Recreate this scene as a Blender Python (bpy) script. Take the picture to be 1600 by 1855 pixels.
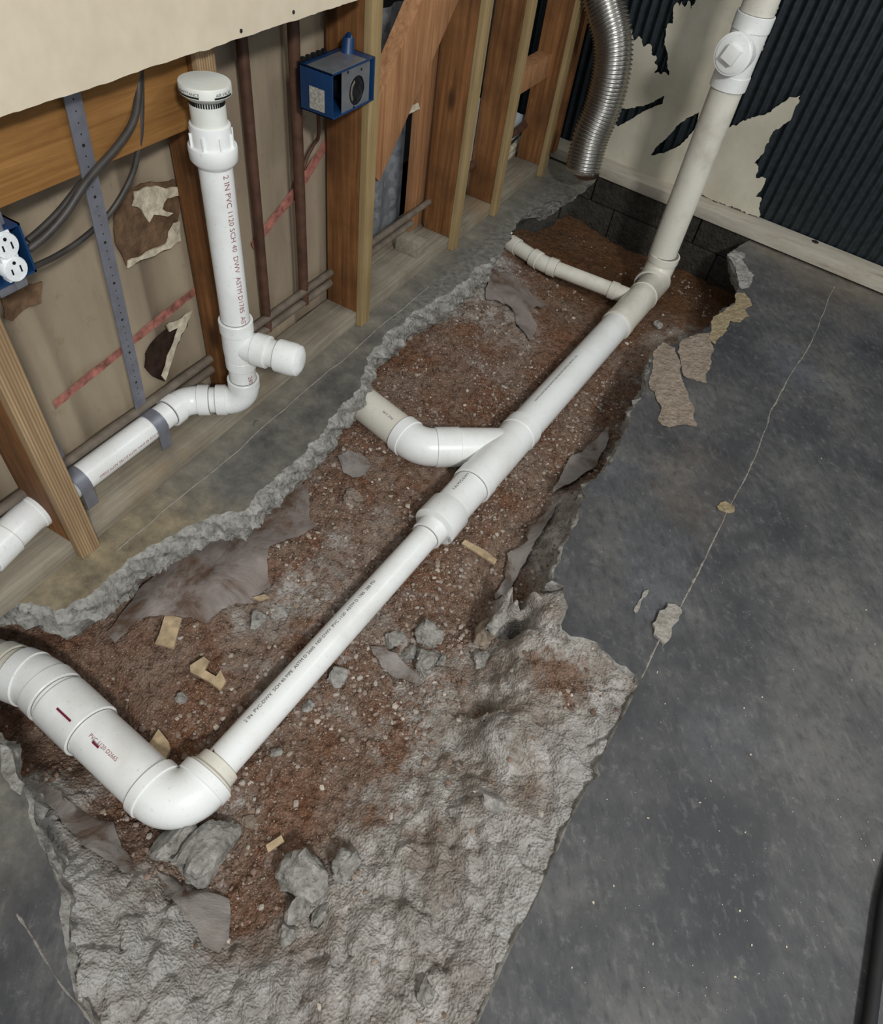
import bpy, bmesh, math, random
import numpy as np
from mathutils import Vector, Matrix, geometry
random.seed(7); RNG = np.random.default_rng(7)
for o in list(bpy.data.objects): bpy.data.objects.remove(o)
S = bpy.context.scene; C = S.collection

# ------------------------------------------------------------------ camera
H = 1.10; FPX = 1245.96
R = np.array([[0.86125748, 0.44954335, -0.23695215],
              [0.49410939, -0.6318945, 0.59713085],
              [0.11870745, -0.6313637, -0.76634746]])
cd = bpy.data.cameras.new('camera'); cam = bpy.data.objects.new('camera', cd); C.objects.link(cam)
cd.sensor_fit = 'HORIZONTAL'; cd.sensor_width = 36.0; cd.lens = FPX / 1600 * 36.0
cd.clip_start = 0.02; cd.clip_end = 50
M = Matrix.Identity(4)
for i in range(3):
    M[i][0] = R[i][0]; M[i][1] = -R[i][1]; M[i][2] = -R[i][2]
M[2][3] = H
cam.matrix_world = M
S.camera = cam
# ------------------------------------------------------------------ view, world, lamps
S.view_settings.view_transform = 'Standard'; S.view_settings.look = 'None'
S.view_settings.gamma = 1; S.view_settings.use_curve_mapping = False
S.view_settings.exposure = 0.56
w = bpy.data.worlds.new('world'); S.world = w; w.use_nodes = True
w.node_tree.nodes['Background'].inputs[0].default_value = (0.86, 0.93, 1.0, 1)
w.node_tree.nodes['Background'].inputs[1].default_value = 0.42
def area(name, loc, aim, size, power, col):
    l = bpy.data.lights.new(name, 'AREA'); l.shape = 'RECTANGLE'; l.size = size[0]; l.size_y = size[1]
    l.energy = power; l.color = col
    o = bpy.data.objects.new(name, l); C.objects.link(o); o.location = loc
    o.rotation_euler = (Vector(aim) - Vector(loc)).to_track_quat('-Z', 'Y').to_euler()
area('ceiling_lamp', (1.45, -0.9, 2.35), (-0.3, 0.7, 0), (0.34, 0.2), 46, (1.0, 0.985, 0.96))
area('ceiling_lamp', (1.35, 1.9, 2.5), (-0.4, 1.3, 0), (0.9, 0.3), 9, (1.0, 0.95, 0.86))

# ------------------------------------------------------------------ pixel -> place
def ray(p): return R @ np.array([p[0] - 800.0, p[1] - 927.5, FPX])
def F(px, py, z=0.0):
    r = ray((px, py)); t = (z - H) / r[2]; return Vector((r[0]*t, r[1]*t, z))
def X(px, py, x):
    r = ray((px, py)); t = x / r[0]; return Vector((x, r[1]*t, H + r[2]*t))
WA = F(1095, 322, .012); WB = F(1600, 530, .012)           # front line of the far sill
WD = (WB - WA).to_2d().normalized(); WN = Vector((-WD.y, WD.x))   # along / into the wall
def Wp(px, py, off=0.0):                                    # a point on a plane parallel to the far wall
    r = ray((px, py)); d = WA.to_2d() + WN * off
    t = d.dot(WN) / (r[0]*WN.x + r[1]*WN.y); return Vector((r[0]*t, r[1]*t, H + r[2]*t))
def wl(s, off, z):                                          # s metres along the far wall from its corner
    q = WA.to_2d() + WD * s + WN * off; return Vector((q.x, q.y, z))

# ------------------------------------------------------------------ noise
def _h(ix, iy, s):
    n = (ix.astype(np.int64) * 374761393 + iy.astype(np.int64) * 668265263 + s * 1442695041) & 0x7fffffff
    n = ((n ^ (n >> 13)) * 1274126177) & 0x7fffffff
    return ((n ^ (n >> 16)) & 0xffff) / 65535.0
def vn(x, y, s=0):
    x = np.asarray(x, float); y = np.asarray(y, float)
    ix = np.floor(x); iy = np.floor(y); fx = x - ix; fy = y - iy
    fx = fx*fx*(3-2*fx); fy = fy*fy*(3-2*fy); ix = ix.astype(np.int64); iy = iy.astype(np.int64)
    a = _h(ix, iy, s); b = _h(ix+1, iy, s); c = _h(ix, iy+1, s); d = _h(ix+1, iy+1, s)
    return (a*(1-fx)+b*fx)*(1-fy)+(c*(1-fx)+d*fx)*fy - .5
def fbm(x, y, o=4, s=0, g=.5):
    t = 0; a = 1.0
    for k in range(o):
        t = t + a * vn(x*2**k, y*2**k, s+k*17); a *= g
    return t
def worley(x, y, s=0):
    x = np.asarray(x, float); y = np.asarray(y, float)
    ix = np.floor(x).astype(np.int64); iy = np.floor(y).astype(np.int64)
    best = np.full(x.shape, 9.0); idv = np.zeros(x.shape)
    for dx in (-1, 0, 1):
        for dy in (-1, 0, 1):
            cx = ix+dx; cy = iy+dy
            d = (cx + _h(cx, cy, s) - x)**2 + (cy + _h(cx, cy, s+5) - y)**2
            m = d < best; best = np.where(m, d, best); idv = np.where(m, _h(cx, cy, s+9), idv)
    return np.sqrt(best), idv

# ------------------------------------------------------------------ materials
def srgb(r, g, b):
    f = lambda c: (c/255/12.92 if c/255 <= .04045 else ((c/255+.055)/1.055)**2.4)
    return (f(r), f(g), f(b), 1)
class NT:
    def __init__(s, name, rough=.6, metal=0, spec=.5):
        s.m = bpy.data.materials.new(name); s.m.use_nodes = True; s.t = s.m.node_tree
        s.b = s.t.nodes['Principled BSDF']; s.b.inputs['Roughness'].default_value = rough
        s.b.inputs['Metallic'].default_value = metal; s.b.inputs['Specular IOR Level'].default_value = spec
    def n(s, typ, **kw):
        o = s.t.nodes.new('ShaderNode'+typ)
        for k, v in kw.items():
            if k.startswith('i_'):
                key = k[2:]; key = int(key) if key.isdigit() else key.replace('_', ' ')
                if hasattr(v, 'node'): s.t.links.new(v, o.inputs[key])
                else: o.inputs[key].default_value = v
            else: setattr(o, k, v)
        return o
    def co(s, scale=(1, 1, 1), rot=(0, 0, 0), kind='Object'):
        c = s.n('TexCoord'); m = s.n('Mapping', i_Scale=scale, i_Rotation=rot)
        s.t.links.new(c.outputs[kind], m.inputs[0]); return m.outputs[0]
    def noise(s, vec, scale, detail=5, rough=.55, dist=0):
        return s.n('TexNoise', i_Vector=vec, i_Scale=scale, i_Detail=detail, i_Roughness=rough, i_Distortion=dist).outputs['Fac']
    def ramp(s, fac, stops):
        r = s.n('ValToRGB', i_Fac=fac); e = r.color_ramp.elements
        while len(e) < len(stops): e.new(.5)
        for k, (p, c) in enumerate(stops): e[k].position = p; e[k].color = c
        return r.outputs[0]
    def mix(s, f, a, b, mode='MIX'):
        o = s.n('Mix', data_type='RGBA', blend_type=mode)
        for k, v in ((0, f), (6, a), (7, b)):
            if hasattr(v, 'node'): s.t.links.new(v, o.inputs[k])
            else: o.inputs[k].default_value = v
        return o.outputs[2]
    def math(s, op, a, b=0.0):
        o = s.n('Math', operation=op)
        for k, v in ((0, a), (1, b)):
            if hasattr(v, 'node'): s.t.links.new(v, o.inputs[k])
            else: o.inputs[k].default_value = v
        return o.outputs[0]
    def col(s, c):
        if hasattr(c, 'node'): s.t.links.new(c, s.b.inputs['Base Color'])
        else: s.b.inputs['Base Color'].default_value = c
        return s
    def bump(s, h, dist=.002, strength=1.0):
        o = s.n('Bump', i_Height=h, i_Distance=dist, i_Strength=strength)
        s.t.links.new(o.outputs[0], s.b.inputs['Normal']); return s
    def rough(s, v): s.t.links.new(v, s.b.inputs['Roughness']); return s
W4 = lambda v: (v, v, v, 1)
MT = {}
def plain(name, c, rough=.5, metal=0, var=.06, scale=40, spec=.5, bump=0):
    m = NT(name, rough, metal, spec); n = m.noise(m.co(), scale)
    d = tuple(x*(1-var*3) for x in c[:3])+(1,); l = tuple(min(1, x*(1+var*3)) for x in c[:3])+(1,)
    m.col(m.ramp(n, [(.3, d), (.7, l)]))
    if bump: m.bump(n, bump)
    MT[name] = m.m; return m.m
def mk():
    # PVC: white plastic with faint dust
    for nm, c, dirt, amt in (('pvc', srgb(233, 235, 233), srgb(176, 170, 156), .35), ('pvc_dusty', srgb(216, 213, 200), srgb(150, 140, 122), .6)):
        m = NT(nm, .32); v = m.co()
        f = m.ramp(m.noise(v, 9, 6, .6), [(.48, W4(0)), (.75, W4(amt))])
        g = m.ramp(m.noise(v, 160, 3, .6), [(.62, W4(0)), (.72, W4(.35))])
        m.col(m.mix(g, m.mix(f, c, dirt), dirt)); m.rough(m.math('ADD', m.math('MULTIPLY', f, .5), .28)); MT[nm] = m.m
    plain('joint_grime', srgb(120, 116, 110), .7)  # thin darker grey ring where pipes meet their hubs
    plain('ink', srgb(70, 66, 72), .6); plain('ink_red', srgb(150, 92, 98), .6); plain('primer_red', srgb(110, 22, 44), .5)
    plain('black_ink', srgb(18, 18, 22), .5)
    # aged framing lumber
    for nm, a, b, k in (('stud_wood', srgb(96, 62, 32), srgb(150, 102, 60), srgb(60, 36, 20)),
                        ('beam_wood', srgb(128, 88, 44), srgb(162, 118, 66), srgb(84, 52, 26)),
                        ('brace_wood', srgb(138, 94, 60), srgb(180, 134, 94), srgb(92, 60, 40)),
                        ('new_wood', srgb(140, 118, 80), srgb(172, 150, 108), srgb(112, 86, 54)),
                        ('fresh_wood', srgb(150, 124, 92), srgb(186, 160, 124), srgb(112, 86, 60)),
                        ('dusty_wood', srgb(126, 118, 103), srgb(160, 152, 135), srgb(98, 86, 70))):
        m = NT(nm, .75, spec=.3); v = m.co((1, 1, .045))
        if nm in ('beam_wood', 'dusty_wood'): v = m.co((1, .045, 1))
        if nm == 'brace_wood': v = m.co((1, 1, .045))
        g = m.noise(v, 95, 6, .6, .6); base = m.ramp(g, [(.3, a), (.7, b)])
        stain = m.ramp(m.noise(m.co(), 7, 5, .6), [(.42, W4(0)), (.75, W4(.75 if nm in ('stud_wood', 'dusty_wood') else .3))])
        base = m.mix(stain, base, k)
        kn = m.n('TexVoronoi', i_Vector=m.co((1, 1, .45)), i_Scale=6.0).outputs['Distance']
        knf = m.ramp(kn, [(.05, W4(.85)), (.11, W4(0))])
        if nm != 'dusty_wood': base = m.mix(knf, base, k)
        if nm == 'fresh_wood':
            wv = m.n('TexWave', wave_type='BANDS', bands_direction='Y', i_Vector=m.co((1, 1, .03)), i_Scale=62.0, i_Distortion=.5).outputs['Fac']
            base = m.mix(m.ramp(wv, [(.3, W4(0)), (.8, W4(.55))]), base, k)
        if nm == 'dusty_wood':
            am = m.ramp(m.noise(m.co(), 3.2, 4), [(.56, W4(0)), (.7, W4(.5))])
            base = m.mix(am, base, srgb(150, 112, 62))
        m.col(base).bump(g, .0012); MT[nm] = m.m
    plain('scrap_wood', srgb(172, 152, 122), .8, 0, .1, 60, .2, .002)
    # floor slab: worn dark sealed concrete, dusty by the framed wall
    m = NT('slab_top', .55, spec=.35); v = m.co()
    a = m.noise(v, 3.0, 7, .62, .3); b = m.noise(m.n('Mapping', i_Vector=m.co((1, 1, 1), (0, 0, .95)), i_Scale=(.4, 1, 1)).outputs[0], 75, 6, .68)
    base = m.ramp(a, [(.36, srgb(58, 59, 62)), (.5, srgb(80, 80, 81)), (.64, srgb(100, 99, 96))])
    base = m.mix(m.ramp(b, [(.32, W4(.6)), (.48, W4(0))]), base, srgb(50, 51, 55))
    base = m.mix(m.ramp(b, [(.56, W4(0)), (.78, W4(.5))]), base, srgb(134, 133, 129))
    bl = m.ramp(m.noise(v, 1.5, 3, .5), [(.55, W4(0)), (.68, W4(.45))]); base = m.mix(bl, base, srgb(76, 84, 100))
    br = m.ramp(m.noise(m.co((1, 1, 1), (0, 0, 1.0)), 2.3, 3, .5), [(.6, W4(0)), (.74, W4(.4))]); base = m.mix(br, base, srgb(112, 98, 82))
    sp = m.ramp(m.noise(v, 240, 2, .5), [(.73, W4(0)), (.78, W4(.8))]); base = m.mix(sp, base, srgb(186, 184, 178))
    bf = m.ramp(m.noise(v, 11, 6, .65), [(.36, W4(.5)), (.5, W4(0))]); base = m.mix(bf, base, srgb(60, 61, 62))
    mt_ = m.noise(v, 34, 9, .74); base = m.mix(m.ramp(mt_, [(.33, W4(.6)), (.47, W4(0))]), base, srgb(58, 59, 61)); base = m.mix(m.ramp(mt_, [(.55, W4(0)), (.7, W4(.55))]), base, srgb(118, 118, 116))
    # plaster dust and glue along the framed wall
    sx = m.n('SeparateXYZ'); m.t.links.new(m.co(), sx.inputs[0])
    xw = m.math('ADD', sx.outputs[0], m.math('MULTIPLY', m.noise(v, 9, 5), .03))
    dust = m.ramp(m.n('MapRange', i_Value=xw, i_1=-.795, i_2=-.755, i_3=1.0, i_4=0.0).outputs[0], [(0, W4(0)), (1, W4(.95))])
    dcol = m.ramp(m.noise(v, 26, 6, .65), [(.3, srgb(126, 119, 105)), (.7, srgb(162, 154, 138))])
    dcol = m.mix(m.ramp(m.noise(v, 4.5, 5), [(.56, W4(0)), (.68, W4(.6))]), dcol, srgb(142, 118, 76))
    base = m.mix(dust, base, dcol)
    st = m.ramp(m.n('MapRange', i_Value=xw, i_1=-.52, i_2=-.44, i_3=1.0, i_4=0.0).outputs[0], [(0, W4(0)), (1, W4(.75))])
    base = m.mix(st, base, m.ramp(m.noise(v, 12, 8, .72), [(.34, srgb(74, 74, 70)), (.5, srgb(106, 104, 97)), (.66, srgb(138, 133, 120))]))
    ty_ = m.ramp(m.n('MapRange', i_Value=m.math('ADD', sx.outputs[1], m.math('MULTIPLY', m.noise(v, 5, 6), .5)), i_1=.92, i_2=.74, i_3=0.0, i_4=1.0).outputs[0], [(0, W4(0)), (1, W4(.85))])
    gy_ = m.ramp(m.n('MapRange', i_Value=sx.outputs[1], i_1=.10, i_2=.22, i_3=0.0, i_4=1.0).outputs[0], [(0, W4(0)), (1, W4(1))]); ty_ = m.math('MULTIPLY', ty_, gy_)
    base = m.mix(m.math('MULTIPLY', st, ty_), base, m.ramp(m.noise(v, 24, 8, .7), [(.32, srgb(106, 96, 76)), (.5, srgb(140, 126, 98)), (.68, srgb(168, 152, 116))]))
    yw = m.math('ADD', m.math('ADD', sx.outputs[1], m.math('MULTIPLY', sx.outputs[0], .09)), m.math('MULTIPLY', m.noise(v, 8, 5), .12))
    fd = m.ramp(m.n('MapRange', i_Value=yw, i_1=2.44, i_2=2.62, i_3=0.0, i_4=1.0).outputs[0], [(0, W4(0)), (1, W4(.8))])
    base = m.mix(fd, base, m.ramp(m.noise(v, 30, 6, .65), [(.3, srgb(96, 90, 78)), (.7, srgb(138, 130, 114))]))
    fr_ = m.math('MULTIPLY', st, m.ramp(m.n('MapRange', i_Value=m.math('ADD', sx.outputs[1], m.math('MULTIPLY', m.noise(v, 9, 6), .35)), i_1=1.42, i_2=1.56, i_3=0.0, i_4=1.0).outputs[0], [(0, W4(0)), (1, W4(1))]))
    fr_ = m.math('MULTIPLY', fr_, m.math('SUBTRACT', 1.0, dust))
    cn = m.noise(v, 55, 8, .72)
    base = m.mix(fr_, base, m.ramp(cn, [(.32, srgb(84, 82, 74)), (.5, srgb(126, 124, 116)), (.68, srgb(160, 158, 150))]))
    m.col(base).bump(m.math('ADD', m.math('MULTIPLY', b, .12), m.math('MULTIPLY', cn, fr_)), .006); m.rough(m.math('ADD', m.math('MULTIPLY', b, .35), .32)); MT['slab_top'] = m.m
    # broken concrete
    for nm, lo, hi in (('concrete', srgb(104, 101, 95), srgb(190, 187, 180)), ('concrete_warm', srgb(122, 108, 94), srgb(172, 158, 142)),
                       ('mortar_pale', srgb(138, 132, 122), srgb(182, 177, 168)), ('mortar_tan', srgb(134, 120, 92), srgb(172, 157, 126)), ('concrete_dark', srgb(40, 38, 35), srgb(74, 70, 62))):
        m = NT(nm, .9, spec=.2); v = m.co(); n = m.noise(v, 38, 9, .74); vo = m.n('TexVoronoi', i_Vector=v, i_Scale=95.0).outputs['Distance']
        base = m.ramp(n, [(.28, lo), (.68, hi)])
        base = m.mix(m.ramp(m.noise(v, 130, 3, .6), [(.3, W4(.6)), (.42, W4(0))]), base, tuple(x*.45 for x in lo[:3])+(1,))
        m.col(base).bump(m.mix(.35, n, vo), .012); MT[nm] = m.m
    # dug ground: red clay with grit, masked by the 'rubble' attribute towards grey concrete rubble
    m = NT('dug_ground', .92, spec=.2); v = m.co()
    a = m.noise(v, 7, 6, .6, .4); g1 = m.noise(v, 70, 6, .7); g2 = m.n('TexVoronoi', i_Vector=v, i_Scale=210.0); g3 = m.n('TexVoronoi', i_Vector=v, i_Scale=420.0)
    soil = m.ramp(a, [(.28, srgb(112, 76, 49)), (.40, srgb(116, 82, 62)), (.52, srgb(120, 97, 82)), (.72, srgb(136, 120, 107))])
    soil = m.mix(m.ramp(g1, [(.36, W4(.75)), (.5, W4(0))]), soil, srgb(58, 40, 30))
    soil = m.mix(m.ramp(g1, [(.52, W4(0)), (.7, W4(.6))]), soil, srgb(148, 126, 110))
    grit = m.ramp(g2.outputs['Distance'], [(.16, W4(1)), (.3, W4(0))]); sel = m.ramp(g2.outputs['Color'], [(.62, W4(0)), (.68, W4(1))])
    soil = m.mix(m.mix(1.0, grit, sel, 'MULTIPLY'), soil, srgb(176, 150, 130))
    gr3 = m.ramp(g3.outputs['Distance'], [(.2, W4(.8)), (.4, W4(0))]); se3 = m.ramp(g3.outputs['Color'], [(.6, W4(0)), (.7, W4(1))])
    soil = m.mix(m.mix(1.0, gr3, se3, 'MULTIPLY'), soil, srgb(170, 152, 138))
    rub = m.ramp(m.noise(v, 22, 8, .7), [(.3, srgb(108, 100, 90)), (.45, srgb(150, 144, 136)), (.6, srgb(184, 180, 174)), (.8, srgb(200, 198, 194))])
    rub = m.mix(m.ramp(m.noise(v, 6.0, 8, .7), [(.47, W4(0)), (.62, W4(.75))]), rub, m.ramp(g1, [(.35, srgb(90, 70, 56)), (.65, srgb(142, 122, 106))]))
    rub = m.mix(m.ramp(m.noise(v, 110, 4, .65), [(.32, W4(.65)), (.45, W4(0))]), rub, srgb(74, 66, 58))
    at_ = m.n('Attribute', attribute_name='rubble').outputs['Fac']
    rub = m.mix(m.ramp(m.math('SUBTRACT', at_, .9), [(0, W4(0)), (.5, W4(.8))]), rub, m.ramp(m.noise(v, 30, 9, .74), [(.3, srgb(118, 114, 108)), (.45, srgb(158, 155, 151)), (.65, srgb(188, 187, 184))]))
    mk_ = m.ramp(m.math('ADD', at_, m.math('MULTIPLY', m.math('SUBTRACT', m.noise(v, 13, 8, .75), .5), 1.9)), [(.3, W4(0)), (.62, W4(1))])
    base = m.mix(mk_, soil, rub)
    brown_fac = m.n('Attribute', attribute_name='far_brown').outputs['Fac']
    base = m.mix(brown_fac, base, m.ramp(g1, [(.3, srgb(66, 42, 24)), (.7, srgb(110, 76, 44))]))
    m.col(base).bump(m.mix(.35, g1, g2.outputs['Distance']), .010); MT['dug_ground'] = m.m
    m = NT('gravel', .9, spec=.2)
    ri = m.n('NewGeometry').outputs['Random Per Island']
    m.col(m.ramp(ri, [(0, srgb(92, 74, 62)), (.35, srgb(128, 108, 94)), (.7, srgb(146, 132, 120)), (.92, srgb(162, 154, 144)), (1, srgb(190, 178, 164))])); MT['gravel'] = m.m
    # far wall
    m = NT('dark_metal', .45, .3); n = m.noise(m.co(), 60, 4)
    m.col(m.ramp(n, [(.3, srgb(22, 30, 34)), (.7, srgb(38, 47, 52))])); m.rough(m.math('ADD', m.math('MULTIPLY', n, .2), .38)); MT['dark_metal'] = m.m
    m = NT('facing_paper', .7, spec=.3); n = m.noise(m.co(), 5, 6, .6); n2 = m.noise(m.co(), 50, 5, .6)
    m.col(m.mix(m.ramp(n2, [(.6, W4(0)), (.8, W4(.4))]), m.ramp(n, [(.3, srgb(176, 170, 150)), (.7, srgb(202, 197, 180))]), srgb(150, 138, 116))).bump(n, .004); MT['facing_paper'] = m.m
    m = NT('painted_sill', .75); n = m.noise(m.co((.2, 1, 1)), 30, 7, .7)
    m.col(m.ramp(n, [(.28, srgb(138, 126, 108)), (.42, srgb(172, 164, 148)), (.72, srgb(192, 187, 174))])).bump(n, .002); MT['painted_sill'] = m.m
    # framed wall backing and boards
    m = NT('tan_backing', .7); n = m.noise(m.co((1, 1, .25)), 9, 6, .6)
    base = m.ramp(n, [(.3, srgb(126, 112, 94)), (.7, srgb(160, 146, 124))])
    base = m.mix(m.ramp(m.noise(m.co(), 28, 6, .7), [(.6, W4(0)), (.75, W4(.5))]), base, srgb(104, 84, 62))
    m.col(base).bump(n, .003); MT['tan_backing'] = m.m
    m = NT('drywall', .85, spec=.2); n = m.noise(m.co(), 30, 5); m.col(m.ramp(n, [(.3, srgb(206, 194, 170)), (.7, srgb(216, 204, 181))])); MT['drywall'] = m.m
    m = NT('gypsum_edge', .9); n = m.noise(m.co(), 80, 6, .7); m.col(m.ramp(n, [(.3, srgb(176, 150, 132)), (.6, srgb(226, 214, 200))])).bump(n, .003); MT['gypsum_edge'] = m.m
    m = NT('galvanized', .5, .15); n = m.n('TexVoronoi', i_Vector=m.co(), i_Scale=60.0).outputs['Color']
    m.col(m.mix(.3, srgb(150, 156, 164), m.n('RGBToBW', i_Color=n).outputs[0])); m.b.inputs['Roughness'].default_value = .45; MT['galvanized'] = m.m
    plain('strap_metal', srgb(134, 136, 146), .45, .5, .05)
    plain('rusty_pipe', srgb(84, 58, 44), .6, .2, .12, 30); plain('dusty_conduit', srgb(112, 102, 90), .7, .2, .1, 30)
    plain('foil', srgb(205, 203, 198), .27, 1.0, .02)
    plain('blue_box', srgb(16, 52, 92), .45, 0, .05); plain('steel_plate', srgb(150, 154, 160), .4, .7, .05)
    plain('white_plastic', srgb(232, 236, 238), .35); plain('black_plastic', srgb(22, 22, 26), .3)
    plain('cable_jacket', srgb(58, 54, 50), .5, 0, .1); plain('chrome', srgb(220, 220, 220), .15, 1)
    plain('paper_label', srgb(160, 156, 146), .8, 0, .15, 200); plain('red_mark', srgb(150, 96, 84), .85, 0, .2, 60)
    for nm, c in (('plastic_sheet', srgb(120, 110, 104)), ('plastic_sheet_grey', srgb(134, 128, 123))):
        m = NT(nm, .42); n = m.noise(m.co(), 11, 8, .7, .5); base = m.ramp(n, [(.38, srgb(92, 72, 58)), (.5, c), (.66, tuple(min(1, x*1.3) for x in c[:3])+(1,))])
        m.col(base).bump(n, .006); MT[nm] = m.m
    plain('white_paper', srgb(196, 204, 214), .6, 0, .05); plain('void_dark', srgb(26, 20, 20), .95, 0, .2, 20)
    plain('yellow_cable', srgb(176, 128, 70), .6); plain('black_rubber', srgb(16, 16, 18), .7, 0, .1)
    plain('plaster', srgb(196, 186, 164), .9, 0, .1, 60, .2, .004)
    plain('torn_brown', srgb(104, 82, 62), .9, 0, .15, 40, .2, .006); plain('torn_dark', srgb(48, 34, 26), .95, 0, .2, 40, .2)
    plain('valve_cap', srgb(214, 216, 208), .5, 0, .04, 14)
mk()

# ------------------------------------------------------------------ builders
def thing(name, label, cat, loc=(0, 0, 0), group=None):
    o = bpy.data.objects.new(name, None); C.objects.link(o); o.location = loc; o.empty_display_size = .05
    o['label'] = label; o['category'] = cat
    if group: o['group'] = group
    bpy.context.view_layer.update(); return o
def tag(o, label, cat, group=None, kind=None):
    o['label'] = label; o['category'] = cat
    if group: o['group'] = group
    if kind: o['kind'] = kind
    return o
def finish(name, bm, mat, parent=None, smooth=True, ang=38):
    bm.normal_update()
    for e in bm.edges:
        if len(e.link_faces) == 2 and e.calc_face_angle(0) > math.radians(ang): e.smooth = False
    for f in bm.faces: f.smooth = smooth
    me = bpy.data.meshes.new(name); 
    # put the origin at the middle of the mesh's foot
    if bm.verts:
        cs = [v.co for v in bm.verts]; o0 = Vector(((min(c.x for c in cs)+max(c.x for c in cs))/2, (min(c.y for c in cs)+max(c.y for c in cs))/2, min(c.z for c in cs)))
    else: o0 = Vector()
    keep = getattr(bm, '_keep', False)
    bm.to_mesh(me); bm.free()
    o = bpy.data.objects.new(name, me); C.objects.link(o)
    mats = mat if isinstance(mat, (list, tuple)) else [mat]
    for m in mats: me.materials.append(MT[m] if isinstance(m, str) else m)
    if parent:
        o.parent = parent; o.matrix_parent_inverse = parent.matrix_world.inverted()
    return o
def structure(o): o['kind'] = 'structure'; return o
def quadbox(bm, c8, mi=0):
    vs = [bm.verts.new(c) for c in c8]
    for f in ((0, 3, 2, 1), (4, 5, 6, 7), (0, 1, 5, 4), (1, 2, 6, 5), (2, 3, 7, 6), (3, 0, 4, 7)):
        fa = bm.faces.new([vs[i] for i in f]); fa.material_index = mi
    return vs
def box(bm, a, b, mi=0, bev=0):
    x0, y0, z0 = a; x1, y1, z1 = b
    vs = quadbox(bm, [(x0, y0, z0), (x1, y0, z0), (x1, y1, z0), (x0, y1, z0), (x0, y0, z1), (x1, y0, z1), (x1, y1, z1), (x0, y1, z1)], mi)
    if bev:
        es = {e for v in vs for e in v.link_edges}
        bmesh.ops.bevel(bm, geom=list(es), offset=bev, segments=2, affect='EDGES', profile=.6)
def obox(bm, o, ax, ay, az, a, b, mi=0, bev=0):            # box in a local frame
    P = lambda x, y, z: o + ax*x + ay*y + az*z
    vs = quadbox(bm, [P(a[0], a[1], a[2]), P(b[0], a[1], a[2]), P(b[0], b[1], a[2]), P(a[0], b[1], a[2]),
                 P(a[0], a[1], b[2]), P(b[0], a[1], b[2]), P(b[0], b[1], b[2]), P(a[0], b[1], b[2])], mi)
    if bev:
        es = {e for v in vs for e in v.link_edges}
        bmesh.ops.bevel(bm, geom=list(es), offset=bev, segments=2, affect='EDGES', profile=.6)
def sweep(bm, pts, rad, seg=36, mi=0, caps=True, flat=None):
    pts = [Vector(p) for p in pts]; n = len(pts)
    if not isinstance(rad, (list, tuple)): rad = [rad]*n
    tan = []
    for i in range(n):
        j = i+1
        while j < n and (pts[j]-pts[i]).length < 1e-6: j += 1
        k = i-1
        while k >= 0 and (pts[i]-pts[k]).length < 1e-6: k -= 1
        d = Vector()
        if j < n: d += (pts[j]-pts[i]).normalized()
        if k >= 0: d += (pts[i]-pts[k]).normalized()
        tan.append(d.normalized())
    u = tan[0].orthogonal().normalized()
    if flat is not None: u = (Vector(flat) - tan[0]*Vector(flat).dot(tan[0])).normalized()
    rings = []
    for i in range(n):
        u = (u - tan[i]*u.dot(tan[i])).normalized(); v = tan[i].cross(u)
        rings.append([bm.verts.new(pts[i] + (u*math.cos(2*math.pi*k/seg) + v*math.sin(2*math.pi*k/seg))*rad[i]) for k in range(seg)])
    for a, b in zip(rings, rings[1:]):
        for k in range(seg):
            f = bm.faces.new((a[k], a[(k+1) % seg], b[(k+1) % seg], b[k])); f.material_index = mi
    if caps:
        for r_, s_ in ((rings[0], -1), (rings[-1], 1)):
            f = bm.faces.new(r_ if s_ > 0 else r_[::-1]); f.material_index = mi
    return rings
def lathe(bm, o, d, prof, seg=48, mi=0):                    # prof: (distance along d, radius)
    d = Vector(d).normalized(); sweep(bm, [Vector(o)+d*h for h, r in prof], [max(r, 1e-4) for h, r in prof], seg, mi)
def arc(A, B, Cc, bend, n=14):
    A, B, Cc = Vector(A), Vector(B), Vector(Cc); u = (A-B).normalized(); v = (Cc-B).normalized()
    th = math.pi - u.angle(v); t = bend*math.tan(th/2); p = B+u*t; q = B+v*t
    cen = B + (u+v).normalized() * (bend/math.cos(th/2)); a = p-cen; b = q-cen; out = []
    for i in range(n+1):
        f = i/n; s = math.sin(th)
        out.append(cen + a*(math.sin((1-f)*th)/s) + b*(math.sin(f*th)/s))
    return out, u, v
def elbow(name, A, B, Cc, r, bend, hub, parent, mat='pvc', n=14, r2=None):
    pts, u, v = arc(A, B, Cc, bend, n); R1 = r+.0055; r2 = r if r2 is None else r2
    ra = r+.0028; rb = r2+.0028; R2 = r2+.0055
    P = [pts[0]+u*hub, pts[0]+u*(hub-.001), pts[0]+u*.002, pts[0]+u*.0005] + pts + [pts[-1]+v*.0005, pts[-1]+v*.002, pts[-1]+v*(hub-.001), pts[-1]+v*hub]
    m = len(pts); rr = [R1-.0008, R1, R1, ra] + [ra+(rb-ra)*i/(m-1) for i in range(m)] + [rb, R2, R2, R2-.0008]
    bm = bmesh.new(); sweep(bm, P, rr, 40)
    sweep(bm, [pts[0]+u*(hub), pts[0]+u*(hub+.0012)], r+.0007, 40, 1); sweep(bm, [pts[-1]+v*(hub), pts[-1]+v*(hub+.0012)], r2+.0007, 40, 1)
    finish(name, bm, [mat, 'joint_grime'], parent); return pts[0]+u*hub, pts[-1]+v*hub
def pipe(name, A, B, r, parent, mat='pvc', seg=40):
    A = Vector(A); B = Vector(B); n = max(2, int((B-A).length/.08)); bm = bmesh.new()
    sweep(bm, [A.lerp(B, i/n) for i in range(n+1)], r, seg); return finish(name, bm, mat, parent)
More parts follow.
